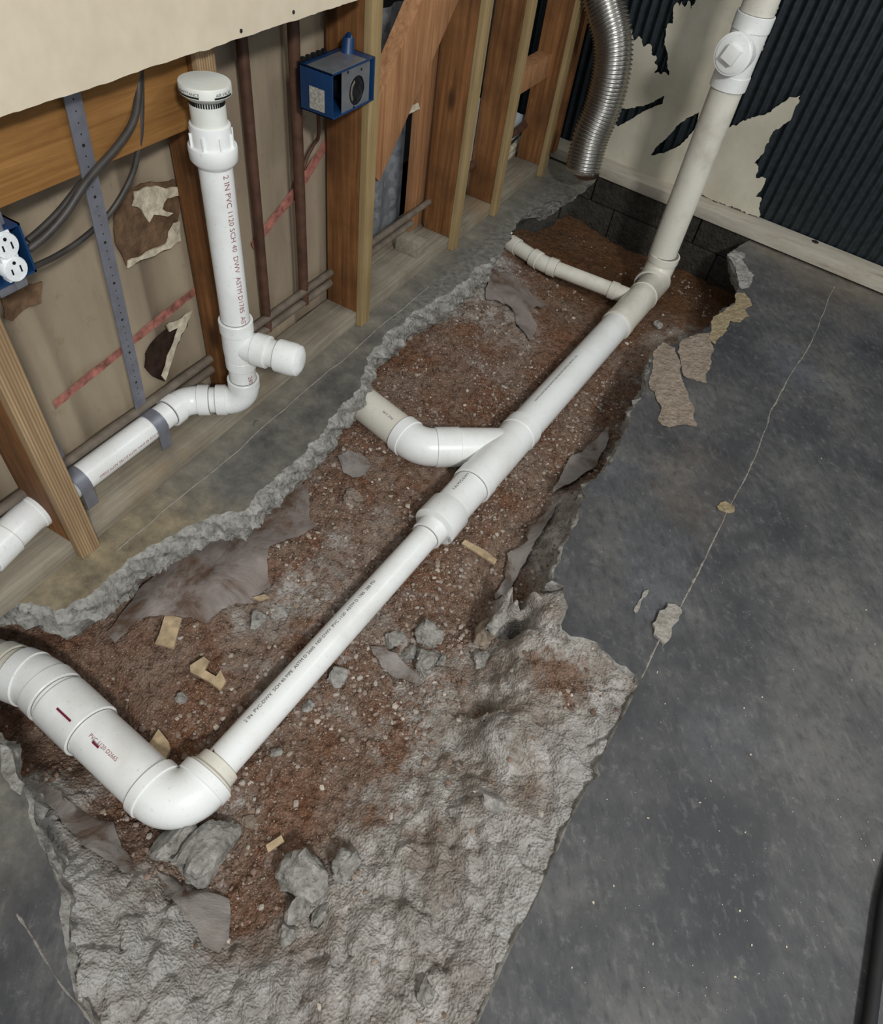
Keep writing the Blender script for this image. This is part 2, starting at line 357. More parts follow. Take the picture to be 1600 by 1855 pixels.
def hub(bm, A, B, r, e=.0055, ring=True):
    A = Vector(A); B = Vector(B); d = (B-A).normalized(); L = (B-A).length
    sweep(bm, [A, A+d*.001, B-d*.001, B], [r+e-.0008, r+e, r+e, r+e-.0008], 40)
    if ring:
        sweep(bm, [A-d*.0012, A], r+.0007, 40, 1); sweep(bm, [B, B+d*.0012], r+.0007, 40, 1)
def print_on_pipe(txt, A, d, r, face, size, parent, mat='ink', flip=False, name='printing'):
    cu = bpy.data.curves.new('txt', 'FONT'); cu.body = txt; cu.size = size; cu.resolution_u = 2
    to = bpy.data.objects.new('txt', cu); C.objects.link(to); bpy.context.view_layer.update()
    me = bpy.data.meshes.new_from_object(to.evaluated_get(bpy.context.evaluated_depsgraph_get()))
    bpy.data.objects.remove(to)
    d = Vector(d).normalized(); f = Vector(face); f = (f - d*f.dot(d)).normalized(); s = d.cross(f)*-1
    s = -s
    bm = bmesh.new(); bm.from_mesh(me); bmesh.ops.subdivide_edges(bm, edges=[e for e in bm.edges if e.calc_length() > .006], cuts=1)
    for v in bm.verts:
        a = (v.co.y - size*.35)/r; x = v.co.x
        v.co = Vector(A) + d*x + (f*math.cos(a) - s*math.sin(a))*(r+.0005)
    o = finish(name, bm, mat, parent, False); bpy.data.meshes.remove(me); return o
CAMP = Vector((0, 0, H))
def jag(pts, step=.012, amp=.006, seed=1, closed=True, fq=28):     # fractal-roughened outline (2-D points)
    out = []; n = len(pts); rng = random.Random(seed)
    for i in range(n if closed else n-1):
        a = Vector(pts[i][:2]); b = Vector(pts[(i+1) % n][:2]); L = (b-a).length
        k = max(1, int(L/step)); nr = Vector((-(b-a).y, (b-a).x)).normalized() if L > 0 else Vector((0, 0))
        for j in range(k):
            f = j/k; p = a.lerp(b, f); w_ = math.sin(math.pi*f)
            am = amp if not callable(amp) else amp(p)
            s = float(fbm(p.x*fq+seed*3, p.y*fq, 4, seed, .6))*2.2*am
            out.append(p + nr*s*(1 if 0 < j else .5))
    if not closed: out.append(Vector(pts[-1][:2]))
    return out
def tri(outline, holes=(), step=None):
    pts = []; edges = []
    for loop in [outline]+list(holes):
        b = len(pts); pts += [Vector(p[:2]) for p in loop]; edges += [(b+i, b+(i+1) % len(loop)) for i in range(len(loop))]
    if step:
        xs = [p.x for p in outline]; ys = [p.y for p in outline]
        for ix in range(int((max(xs)-min(xs))/step)+1):
            for iy in range(int((max(ys)-min(ys))/step)+1):
                q = Vector((min(xs)+(ix+.5+(random.random()-.5)*.5)*step, min(ys)+(iy+.5+(random.random()-.5)*.5)*step))
                if inside(q, outline) and not any(inside(q, h) for h in holes): pts.append(q)
    V, E, Fc = geometry.delaunay_2d_cdt(pts, edges, [], 0, 1e-6)[:3]
    keep = []
    for f in Fc:
        c = sum((V[i] for i in f), Vector((0, 0)))/len(f)
        if inside(c, outline) and not any(inside(c, h) for h in holes): keep.append(f)
    return V, keep
def inside(p, poly):
    c = False; j = len(poly)-1; x, y = p[0], p[1]
    for i in range(len(poly)):
        a = poly[i]; b = poly[j]
        if (a[1] > y) != (b[1] > y) and x < (b[0]-a[0])*(y-a[1])/(b[1]-a[1])+a[0]: c = not c
        j = i
    return c
def sheet(name, outline, place, mat, parent=None, thick=.002, holes=(), step=.02, bend=None, mi_edge=0):
    """a thin solid sheet: 2-D outline -> place(u, v, w) with w the distance off its plane"""
    V, Fc = tri(outline, holes, step); bm = bmesh.new()
    b = bend or (lambda u, v: 0.0)
    top = [bm.verts.new(place(v.x, v.y, b(v.x, v.y)+thick)) for v in V]; bot = [bm.verts.new(place(v.x, v.y, b(v.x, v.y))) for v in V]
    cnt = {}
    for f in Fc:
        try: bm.faces.new([top[i] for i in f]); bm.faces.new([bot[i] for i in reversed(f)])
        except ValueError: continue
        for i in range(len(f)):
            e = (f[i], f[(i+1) % len(f)]); cnt[tuple(sorted(e))] = cnt.get(tuple(sorted(e)), []) + [e]
    for k, v in cnt.items():
        if len(v) == 1:
            a, c = v[0]
            try: bm.faces.new((top[c], top[a], bot[a], bot[c])).material_index = mi_edge
            except ValueError: pass
    for v in [v for v in bm.verts if not v.link_faces]: bm.verts.remove(v)
    bmesh.ops.recalc_face_normals(bm, faces=bm.faces[:])
    return finish(name, bm, mat, parent, True, 50)

# ------------------------------------------------------------------ the hole in the slab
HOLE_PX = [(-170, 1075), (-60, 1085), (0, 1083), (60, 1098), (110, 1098), (155, 1083), (200, 1042), (240, 1012), (285, 985), (322, 965), (352, 948), (385, 932),
    (430, 928), (462, 905), (498, 872), (530, 842), (560, 812), (585, 778), (604, 752), (628, 728), (652, 702), (660, 672), (668, 640), (700, 606),
    (735, 578), (770, 552), (805, 535), (835, 515), (858, 488), (885, 472), (905, 458), (925, 434), (936, 408), (944, 394), (962, 380), (985, 368), (1003, 362), (1028, 366), (1044, 352), (1060, 341), (1078, 328), (1092, 312)]
HOLE_PX2 = [(1338, 445), (1320, 460), (1326, 488), (1338, 512), (1334, 545), (1322, 556), (1292, 572), (1286, 590), (1262, 606), (1240, 622), (1214, 628),
    (1200, 618), (1192, 640), (1180, 664), (1172, 700), (1154, 730), (1141, 750), (1132, 780), (1118, 815), (1098, 850), (1080, 866), (1062, 885), (1054, 905), (1050, 940),
    (1034, 965), (1022, 990), (1012, 1020), (1000, 1052), (1022, 1062), (1030, 1100), (1018, 1130), (1034, 1152), (1068, 1160), (1086, 1176), (1100, 1186), (1136, 1206), (1162, 1228)]
CUT_PX = [(1158, 1242), (1130, 1296), (1098, 1357), (1082, 1390), (1088, 1404), (1068, 1420), (1026, 1503), (979, 1612), (934, 1705), (898, 1782), (864, 1857), (835, 1925), (795, 2010)]
LOW_PX = [(215, 1940), (169, 1850), (148, 1822), (135, 1795), (126, 1760), (122, 1725), (114, 1680), (108, 1637), (104, 1600), (92, 1568), (84, 1544), (69, 1512), (52, 1484), (52, 1456), (41, 1425), (22, 1424), (9, 1397), (12, 1356), (-12, 1330), (-80, 1300), (-170, 1262)]
h1 = [F(*p) for p in HOLE_PX]; wcorner = wl(-.02, .01, 0); wright = wl(0, .01, 0)
q = F(1338, 445); s_r = (q.to_2d()-WA.to_2d()).dot(WD)
hole = jag(h1, .006, .007, 3, False) + [Vector(wl(-.005, .07, 0)[:2]), Vector(wl(s_r*.5, .07, 0)[:2]), Vector(wl(s_r+.03, .07, 0)[:2])] \
    + jag([F(*p) for p in HOLE_PX2], .009, .006, 5, False)[:-1] + jag([F(*p) for p in CUT_PX], .010, .0009, 6, False) + jag([F(*p) for p in LOW_PX], .010, .005, 8, False)
_n2 = len(hole)-len(jag([F(*p) for p in LOW_PX], .010, .005, 8, False)); CUTI = set(range(_n2-len(jag([F(*p) for p in CUT_PX], .010, .0009, 6, False)), _n2))
n_strip = len(jag(h1, .006, .007, 3, False))

# ------------------------------------------------------------------ dug ground as a height field
CP = [  # px, py, depth z, rubble 0..1
 (-160, 1140, -.15, .2), (0, 1140, -.16, .1), (60, 1170, -.15, .1), (-100, 1300, -.14, .1), (20, 1300, -.165, .0), (30, 1350, -.16, .0), (90, 1370, -.165, .05), (130, 1400, -.16, .1), (60, 1440, -.10, 1.1), (110, 1490, -.085, 1.3),
 (200, 1480, -.14, .2), (70, 1225, -.14, 0), (215, 1375, -.15, 0), (290, 1455, -.148, 0), (240, 1520, -.13, .1), (180, 1560, -.07, .8), (260, 1590, -.085, .6), (330, 1600, -.12, .1), (400, 1560, -.125, .2), (100, 1620, -.012, 1.6), (140, 1700, -.015, 1.6), (200, 1660, -.05, 1.6), (170, 1560, -.055, 1.5),
 (300, 1680, -.06, 1.6), (350, 1650, -.085, 1.2), (160, 1820, -.01, 1.2), (250, 1850, -.03, 1.2), (250, 1750, -.035, 1.5), (400, 1700, -.085, .6), (430, 1680, -.105, .3), (430, 1790, -.055, 1.6), (420, 1900, -.04, 1.5),
 (200, 1180, -.14, .1), (170, 1140, -.14, .2), (260, 1200, -.135, .0), (330, 1140, -.12, .1), (400, 1060, -.10, .3), (300, 1080, -.105, .3), (450, 1100, -.125, .45), (400, 1180, -.13, .3), (500, 1010, -.11, .3), (480, 1150, -.13, .5), (350, 1300, -.135, .15), (550, 950, -.12, .2), (560, 1060, -.13, .5),
 (620, 1000, -.13, .3), (600, 850, -.12, .15), (650, 900, -.125, .3), (700, 850, -.13, .2), (640, 780, -.13, .1), (700, 960, -.135, .3), (760, 720, -.13, .1), (720, 640, -.115, .2), (800, 620, -.115, .15), (850, 700, -.13, .1), (870, 560, -.10, .5), (900, 650, -.13, .15), (900, 520, -.085, .7), (960, 600, -.12, .35), (930, 560, -.095, .7),
 (1010, 620, -.13, .1), (1000, 560, -.13, .1), (950, 480, -.13, .2), (900, 460, -.07, .8), (1000, 430, -.17, 0), (1060, 400, -.18, 0), (1000, 390, -.16, 0), (960, 410, -.14, 0), (1100, 450, -.2, 0), (1150, 430, -.24, 0), (1120, 370, -.22, 0), (1160, 480, -.2, 0), (1240, 450, -.2, .1), (1290, 480, -.22, .1), (1300, 530, -.2, 0), (1250, 500, -.19, 0), (1240, 560, -.15, 0), (1200, 570, -.135, .1),
 (1150, 600, -.13, .05), (1230, 600, -.09, .5), (1190, 620, -.1, .4), (1170, 650, -.13, .3), (1100, 640, -.135, .1), (1120, 700, -.16, .1), (1080, 760, -.17, .1), (1040, 720, -.14, .2), (1000, 800, -.14, 0), (1050, 820, -.165, .0), (1090, 790, -.13, .4), (960, 860, -.14, 0), (1010, 880, -.165, .0), (900, 950, -.14, 0), (960, 960, -.17, .0), (850, 1000, -.14, .15), (900, 1040, -.16, 0),
 (1010, 940, -.09, .8), (1040, 900, -.05, 1), (990, 1000, -.08, .8), (1030, 960, -.02, 1), (880, 1100, -.17, 0), (800, 1060, -.145, .2), (850, 1150, -.14, .1), (740, 1100, -.14, .3), (700, 1200, -.135, .4), (780, 1180, -.125, .5), (650, 1260, -.135, .3), (600, 1150, -.13, .4), (470, 1300, -.13, .3), (350, 1430, -.13, .2),
 (960, 1070, -.02, 1), (975, 1110, -.02, 1), (930, 1060, -.03, 1), (945, 1110, -.06, .9), (922, 1150, -.20, .1), (925, 1180, -.19, .2), (918, 1110, -.19, .1), (952, 1140, -.03, 1), (948, 1165, -.035, .9), (938, 1085, -.03, 1), (885, 1175, -.11, .8), (892, 1215, -.10, .8), (870, 1130, -.16, .2), (940, 1195, -.04, .8), (900, 1240, -.07, .9), (960, 1180, -.03, .45), (1000, 1200, -.025, .3), (1040, 1220, -.02, .2), (1060, 1260, -.018, .35), (1100, 1210, -.012, .9), (1130, 1240, -.010, 1), (1030, 1280, -.022, .3), (1000, 1320, -.02, 1.1), (1080, 1320, -.012, 1.5), (950, 1260, -.035, .7),
 (860, 1250, -.105, .6), (840, 1350, -.11, .7), (868, 1300, -.12, .4), (888, 1290, -.05, 1), (885, 1350, -.045, 1), (870, 1380, -.085, .7), (900, 1330, -.03, 1), (960, 1400, -.035, .7), (1040, 1400, -.012, 1.5), (920, 1440, -.04, .8), (800, 1300, -.11, .7), (800, 1400, -.09, .7), (860, 1450, -.05, .9), (720, 1330, -.12, .35), (640, 1380, -.12, .3), (700, 1430, -.105, .3), (560, 1420, -.125, .1), (500, 1400, -.13, .15), (450, 1480, -.125, .25), (560, 1500, -.115, .15), (520, 1470, -.12, .1),
 (650, 1500, -.10, .35), (740, 1500, -.075, .9), (700, 1560, -.07, .9), (640, 1620, -.07, .9), (560, 1620, -.09, .6), (500, 1640, -.095, .3), (460, 1600, -.11, .2), (480, 1700, -.085, .5), (850, 1550, -.035, 1), (950, 1550, -.015, 1.4), (880, 1680, -.014, 1.4), (800, 1650, -.035, 1), (760, 1750, -.03, 1), (840, 1780, -.012, 1), (640, 1700, -.05, 1), (600, 1780, -.04, 1), (500, 1780, -.05, 1.6), (700, 1840, -.035, 1), (780, 1860, -.02, 1), (600, 1900, -.03, 1), (800, 1950, -.012, 1)]
P = np.array([list(F(a, b, z)) + [r_] for a, b, z, r_ in CP])
def rbf(P, vals, smooth=1e-3):
    d = np.sqrt(((P[:, None, :2]-P[None, :, :2])**2).sum(-1)); n = len(P)
    A = np.zeros((n+1, n+1)); A[:n, :n] = d + np.eye(n)*smooth*0; A[n, :n] = 1; A[:n, n] = 1
    b = np.append(vals, 0); w_ = np.linalg.solve(A + np.eye(n+1)*1e-9, b)
    def f(x, y):
        sh = x.shape; x = x.ravel(); y = y.ravel(); o = np.full(x.shape, w_[n])
        for i in range(n): o += w_[i]*np.sqrt((x-P[i, 0])**2+(y-P[i, 1])**2)
        return o.reshape(sh)
    return f
uq = {}
for p in P: uq[(round(p[0], 3), round(p[1], 3))] = p
P = np.array(list(uq.values()))
fz = rbf(P, P[:, 2]); fr = rbf(P, P[:, 3])
def ground_z(x, y):
    x = np.asarray(x, float); y = np.asarray(y, float)
    z = fz(x, y); r0 = np.clip(fr(x, y), 0, 1.6); r_ = np.minimum(r0, 1)
    z = z + fbm(x*22, y*22, 3, 3)*.010*(1-.3*r_)
    d, i = worley(x*34+fbm(x*30, y*30, 2, 4)*1.2, y*34, 2); z = z + (i-.5)*.008*(.35+r_) + (.5-d)*.006*(.4+r_)
    d2, i2 = worley(x*110+fbm(x*60, y*60, 2, 8), y*110, 6); z = z + (.5-d2)*.0045*(.5+.8*r_)*(i2 > .35)
    # streaky chisel ridges in the broken slope
    u = x*.85+y*.5; v = -x*.5+y*.85
    z = z + (np.abs(fbm(u*26, v*7, 3, 21))-.25)*-.022*np.clip(r_*1.3-.25, 0, 1)
    z = z + fbm(u*13, v*5, 2, 41)*.018*np.clip(r_*1.3-.25, 0, 1)*np.clip(-z/.05, 0.15, 1)
    z = z + (.5-worley(x*210, y*210, 12)[0])*.0026
    return np.minimum(z, -.003), r0
def gz(p): return float(ground_z(np.array([p[0]]), np.array([p[1]]))[0][0])
def build_ground():
    st = .0038; xs = np.arange(-1.12, .36, st); ys = np.arange(-.36, 2.66, st)
    Xg, Yg = np.meshgrid(xs, ys, indexing='ij'); Z, rr = ground_z(Xg, Yg)
    hp = np.array([[p[0], p[1]] for p in hole]); ins = np.zeros(Xg.shape, bool); j = len(hp)-1
    for i in range(len(hp)):
        a = hp[i]; b = hp[j]
        if a[1] != b[1]:
            c = ((a[1] > Yg) != (b[1] > Yg)) & (Xg < (b[0]-a[0])*(Yg-a[1])/(b[1]-a[1])+a[0]); ins ^= c
        j = i
    dil = ins.copy()
    for k in range(2):
        d = dil.copy(); d[1:] |= dil[:-1]; d[:-1] |= dil[1:]; d[:, 1:] |= dil[:, :-1]; d[:, :-1] |= dil[:, 1:]; dil = d
    Z = np.where(dil, Z, np.minimum(Z, -.05))
    far = (WN.x*(Xg-WA.x)+WN.y*(Yg-WA.y)) > .03; Z = np.where(far, -.3, Z)
    far_brown = np.clip((Yg-1.75)*2.2, 0, 1)*np.clip(1.15-rr*2, 0, 1)*.8  # soil turns darker brown towards the far end, except on rubble
    nx, ny = Xg.shape; V = np.stack([Xg, Yg, Z], -1).reshape(-1, 3)
    I = np.arange(nx*ny).reshape(nx, ny); Fq = np.stack([I[:-1, :-1], I[1:, :-1], I[1:, 1:], I[:-1, 1:]], -1).reshape(-1, 4)
    big = dil.copy()
    for k in range(20):
        d = big.copy(); d[1:] |= big[:-1]; d[:-1] |= big[1:]; d[:, 1:] |= big[:, :-1]; d[:, :-1] |= big[:, 1:]; big = d
    kf = big.ravel()[Fq].all(1); Fq = Fq[kf]
    used = np.unique(Fq); mp = -np.ones(len(V), int); mp[used] = np.arange(len(used)); Fq = mp[Fq]; V = V[used]
    me = bpy.data.meshes.new('trench_soil'); me.vertices.add(len(V)); me.vertices.foreach_set('co', V.ravel())
    me.loops.add(Fq.size); me.loops.foreach_set('vertex_index', Fq.ravel()); me.polygons.add(len(Fq))
    me.polygons.foreach_set('loop_start', np.arange(0, Fq.size, 4)); me.polygons.foreach_set('use_smooth', np.ones(len(Fq), bool)); me.update(calc_edges=True)
    for nm, arr in (('rubble', rr), ('far_brown', far_brown)):
        a = me.attributes.new(nm, 'FLOAT', 'POINT'); a.data.foreach_set('value', arr.ravel()[used].astype(np.float32))
    me.materials.append(MT['dug_ground']); o = bpy.data.objects.new('trench_soil', me); C.objects.link(o)
    return tag(o, 'reddish brown dug-out clay and grey concrete rubble filling the open trench', 'soil', kind='stuff')
build_ground()

# ------------------------------------------------------------------ slab
def build_floor():
    outer = [Vector((-1.25, -1.6)), Vector((3.6, -1.6)), Vector(wl(4.3, .09, 0)[:2]), Vector(wl(-.62, .09, 0)[:2])]
    V, Fc = tri(outer, [hole]); bm = bmesh.new(); vs = [bm.verts.new((v.x, v.y, 0)) for v in V]
    for f in Fc: bm.faces.new([vs[i] for i in f])
    bmesh.ops.recalc_face_normals(bm, faces=bm.faces[:])
    if bm.faces[0].normal.z < 0: bmesh.ops.reverse_faces(bm, faces=bm.faces[:])
    n = len(hole); area_ = sum(hole[i].x*hole[(i+1) % n].y-hole[(i+1) % n].x*hole[i].y for i in range(n)); sg = 1 if area_ > 0 else -1
    nrm = []
    for i in range(n):
        t = hole[(i+5) % n]-hole[i-5]; nn = Vector((-t.y, t.x))*sg; nrm.append(nn.normalized() if nn.length else Vector((0, 0)))
    depths = [0, -.003, -.007, -.012, -.018, -.024, -.031, -.038, -.046, -.054, -.062, -.071, -.080, -.090, -.101, -.112]; rings = []
    for k, dz in enumerate(depths):
        ring = []
        for i, p in enumerate(hole):
            st = i < n_strip; far_ = min(1, max(0, (p.y-1.75)*6)); cut_ = i in CUTI; base = ((.016*(1-far_) if st else .007))*(1-math.exp(-k*.5)); base -= far_*k*.004; amp_ = (.25 if cut_ else 1)*(1-.6*far_)
            if k == 0: ring.append(bm.verts.new((p.x, p.y, 0))); continue
            a = base + amp_*(float(fbm(p.x*40, p.y*40+dz*60, 4, 60, .62))*.018*min(1, k*.5) + float(fbm(p.x*120, p.y*120+dz*150, 2, 70))*.009+float(vn(p.x*300, p.y*300+dz*400, 9))*.003)
            if k > 9: a -= (k-9)*.006
            q = p+nrm[i]*a; ring.append(bm.verts.new((q.x, q.y, dz+float(vn(p.x*90, p.y*90+k, 3))*.003)))
        rings.append(ring)
    for a, b in zip(rings, rings[1:]):
        for i in range(n):
            j = (i+1) % n
            f = bm.faces.new((a[i], a[j], b[j], b[i]) if sg < 0 else (a[j], a[i], b[i], b[j])); f.material_index = 1
    return structure(finish('floor', bm, ['slab_top', 'concrete'], None, True, 60))
build_floor()

# ------------------------------------------------------------------ far wall
def build_far_wall():
    bm = bmesh.new(); n = 1500; off = .100; z0, z1 = .04, 2.6; s0, s1 = -.75, 4.2; A = []; B = []; z0 = .0; P_ = .0325
    for i in range(n+1):
        s = s0+(s1-s0)*i/n; ph = (s % P_)/P_; hgt = (.5-.5*math.cos(2*math.pi*ph))**1.5; o_ = off + .008 - .008*hgt
        A.append(bm.verts.new(wl(s, o_, z0))); B.append(bm.verts.new(wl(s, o_, z1)))
    for i in range(n): bm.faces.new((A[i], A[i+1], B[i+1], B[i]))
    structure(finish('wall_back', bm, 'dark_metal'))
    bm = bmesh.new(); L = 4.6; o = wl(-.35, 0, 0); ax = Vector((WD.x, WD.y, 0)); ay = Vector((WN.x, WN.y, 0)); az = Vector((0, 0, 1))
    obox(bm, o, ax, ay, az, (0, 0, .008), (L, .098, .046), bev=.003); sill = structure(finish('baseboard_back', bm, 'painted_sill'))
    for px, py in ((1297, 364), (1477, 438)):
        r_ = ray((px, py)); t = (.046-H)/r_[2]; c = Vector((r_[0]*t, r_[1]*t, .0445)); b = bmesh.new(); lathe(b, c, (0, 0, 1), [(0, .012), (.0023, .012)], 20)
        h_ = finish('bolt_hole', b, 'void_dark', sill)
    bm = bmesh.new(); [obox(bm, o, ax, ay, az, (k*.21, .012+(k % 3)*.002, -.34), (k*.21+.205, .098, -.092), 0, .003) for k in range(-2, 22)]; [obox(bm, o, ax, ay, az, (k*.42-.1, .012+(k % 2)*.003, -.088), (k*.42+.314, .098, .006), 0, .003) for k in range(-1, 11)]
    structure(finish('trim_1', bm, 'concrete_dark'))
build_far_wall()
def paper():
    og = wl(0, .088, 0)
    def uv(p, q_): 
        w_ = Wp(p, q_, .088); d = w_.to_2d()-og.to_2d(); return Vector((d.dot(WD), w_.z))
    zz = lambda s0, s1, n, amp, sd: None
    out = [(1086, 262), (1090, 200), (1120, 80), (1135, 30), (1141, 45), (1148, 56), (1150, 74), (1158, 66), (1165, 71), (1167, 84), (1176, 79), (1182, 83), (1181, 98), (1191, 103), (1187, 112), (1193, 121), (1184, 134), (1193, 131), (1201, 133), (1206, 130), (1213, 136),
        (1212, 118), (1211, 103), (1205, 79), (1208, 60), (1213, 41), (1220, 42), (1222, 10), (1228, 4), (1233, 10), (1237, 2), (1242, 12), (1250, 0), (1254, 17), (1262, 2), (1290, -60), (1330, -90), (1420, -70), (1409, 0), (1412, 14), (1403, 30), (1397, 50), (1390, 60), (1382, 92), (1376, 84), (1366, 100), (1345, 130), (1335, 170), (1318, 230),
        (1360, 215), (1394, 203), (1412, 190), (1431, 176), (1451, 173), (1449, 182), (1442, 192), (1435, 213), (1418, 228), (1404, 237), (1394, 254), (1386, 270), (1377, 285), (1366, 296), (1375, 302), (1374, 312), (1370, 321), (1388, 323), (1384, 336), (1378, 346), (1371, 354), (1381, 358), (1377, 368), (1376, 392), (1340, 378), (1250, 345), (1160, 312), (1090, 284)]
    hA = [(1107, 210), (1112, 199), (1116, 194), (1136, 197), (1163, 192), (1186, 183), (1205, 173), (1201, 188), (1185, 193), (1167, 201), (1150, 212), (1139, 218), (1120, 228), (1114, 220)]
    hB = [(1181, 280), (1188, 268), (1202, 256), (1215, 244), (1224, 232), (1232, 223), (1250, 212), (1268, 203), (1262, 230), (1248, 248), (1239, 257), (1226, 266), (1215, 271), (1200, 277)]
    def rough(lst, amp, sd): return jag([uv(*p) for p in lst], .005, amp, sd, True, 90)
    place = lambda u, v, w_: (lambda a: Vector((a.x, a.y, v)))(wl(u, .088-w_, 0))
    bend = lambda u, v: float(fbm(u*4, v*4, 3, 9))*.012+.006
    o = sheet('torn_facing_paper', rough(out, .0035, 2), place, 'facing_paper', None, .0015, [rough(hA, .002, 4), rough(hB, .002, 5)], .03, bend)
    tag(o, 'torn cream facing paper clinging to the dark corrugated metal wall behind the tall pipe', 'paper')
paper()

# ------------------------------------------------------------------ framed wall
XF = -.825                                                   # front of the strips
XS = -.842                                                   # front of the studs and plate
def lbox(name, a, b, mat, parent=None, bev=.0015):
    bm = bmesh.new(); box(bm, a, b, 0, bev); return finish(name, bm, mat, parent)
ZP = .038
pl = lbox('bottom_plate', (XS-.092, -.6, 0.0005), (XS, F(1000, 310).y+.02, ZP), 'dusty_wood')
tag(pl, 'dusty grey-brown wooden bottom plate lying along the foot of the stud wall', 'board')
studs = {}
def stud(key, y, label, mat='stud_wood', strip='new_wood', z1=2.4, strip_w=.038):
    t = thing('wall_stud', label, 'stud', (XS, y, 0), 'studs of the open wall')
    lbox('post', (XS-.089, y, ZP+.0006), (XS-.0004, y+.038, z1), mat, t)
    if strip:
        o = lbox('facing_strip', (XS, y-.001, .001), (XF, y-.001+strip_w, z1), strip, t); o['label'] = 'paler wooden strip nailed to the front edge'
    studs[key] = t; return t
yL = F(147, 1010).y; yA = X(350, 100, XS-.002).y+.006; yB = F(652, 592).y; yC = F(820, 456).y; yD = F(890, 392).y; yE = F(981, 322).y
stud('L', yL, 'pale ribbed wooden stud standing nearest the camera, in front of the horizontal white pipe', 'stud_wood', 'fresh_wood', strip_w=.04)
tA = thing('wall_stud', 'brown wooden stud with pale front edge directly behind the white standpipe', 'stud', (XS, yA, 0), 'studs of the open wall')
lbox('post', (XS-.089, yA, ZP+.0006), (XS-.014, yA+.038, 2.4), 'stud_wood', tA); o = lbox('facing_strip', (XS-.0138, yA-.0005, ZP+.0006), (XS-.002, yA+.0385, 2.4), 'fresh_wood', tA); o['label'] = 'paler ribbed front strip'
stud('B', yB, 'brown wooden stud carrying the blue metal-plated box')
stud('C', yC, 'brown wooden stud beside the small wood block, right of the galvanized sheet')
stud('D', yD, 'knotty brown stud with a yellowish front strip, between white scraps')
stud('E', yE, 'last brown stud of the wall, next to the silver flexible duct')
t = thing('wall_stud', 'dark reddish stud at the room corner, half hidden behind the silver duct', 'stud', (XS, yE+.13, 0), 'studs of the open wall')
lbox('post', (XS-.089, yE+.13, ZP+.0006), (XS, yE+.168, 2.4), 'stud_wood', t)
# second row of posts behind stud C
a = X(745, 190, -.96); 
t = thing('rear_post', 'light brown rear post seen behind the stud beside the wood block', 'post', (-.97, yC, 0)); ya_ = X(762, 190, -.955).y; yb_ = X(797, 190, -.955).y; lbox('post', (-.978, ya_, 0.031), (-.955, yb_, 2.4), 'brace_wood', t)
# blocking under the drywall (left bays)
zb1 = X(0, 370, XS-.03).z; zb0 = X(320, 238, XS-.03).z; zt = X(0, 252, XS-.03).z
print('beam z', zb1, zb0, zt, 'y', yL, yA, yB, yC, yD, yE)
tag(lbox('blocking_board', (XS-.060, yL+.0395, (zb0+zb1)/2), (XS-.022, yA-.001, (zb0+zb1)/2+.19), 'beam_wood'), 'orange-brown horizontal board nailed between two studs below the drywall, behind the black cables', 'board')
tag(lbox('blocking_board', (XS-.060, -.3, (zb0+zb1)/2), (XS-.022, yL-.001, (zb0+zb1)/2+.19), 'beam_wood'), 'orange-brown horizontal board at the left edge of the picture, above the white outlet', 'board')
# diagonal brace
a0 = X(815, -40, XS-.03); a1 = X(672, 290, XS-.03)
dv = (a0-a1).normalized(); sd = Vector((0, dv.z, -dv.y)); bm = bmesh.new()
obox(bm, a1, Vector((1, 0, 0)), sd, dv, (-.035, -.075, -.02), (.005, .066, .75), bev=.002)
tag(finish('diagonal_brace', bm, 'brace_wood'), 'rough reddish diagonal timber brace leaning between two studs', 'brace')
# small wood block
c0 = F(770, 470, ZP); bm = bmesh.new(); box(bm, (XS-.088, c0.y-.012, ZP+.0008), (XS-.012, c0.y+.028, ZP+.044), 0, .002)
tag(finish('wood_block', bm, 'dusty_wood'), 'small dusty wood block lying on the bottom plate near the conduits', 'wood block')
# horizontal cross piece between D and E
za = X(960, 110, XS-.05)
bm = bmesh.new(); box(bm, (XS-.085, yD+.039, za.z-.075), (XS-.035, yE-.001, za.z-.01), 0, .002)
tag(finish('cross_block', bm, 'brace_wood'), 'short horizontal block set between the last two studs', 'board')
# backing sheet of the left bays
def backing():
    bm = bmesh.new(); y0, y1 = -.6, yB+.03; n = 460; A = []; B = []
    for i in range(n+1):
        y = y0+(y1-y0)*i/n; ph = (y % .21)/.21
        o_ = 0.0 if ph < .5 else (.5-.5*math.cos(2*math.pi*(ph-.5)/.5))**.6*-.02
        A.append(bm.verts.new((-.945+o_, y, .0))); B.append(bm.verts.new((-.945+o_, y, 1.6)))
    for i in range(n): bm.faces.new((A[i], A[i+1], B[i+1], B[i]))
    structure(finish('wall_left', bm, 'tan_backing'))
backing()
bm = bmesh.new(); box(bm, (-1.5, yB, -.02), (-1.46, 3.0, 2.4)); box(bm, (-1.5, 2.84, -.02), (-.9, 2.88, 2.4)); box(bm, (-1.5, yB+.04, -.02), (-.935, 2.75, .0)); structure(finish('wall_left_outer', bm, 'void_dark'))
tag(lbox('rear_plate', (-1.03, yB+.04, 0.0005), (-.936, yE+.2, .03), 'dusty_wood'), 'dusty rear plank lying behind the bottom plate, under the galvanized sheet', 'board')
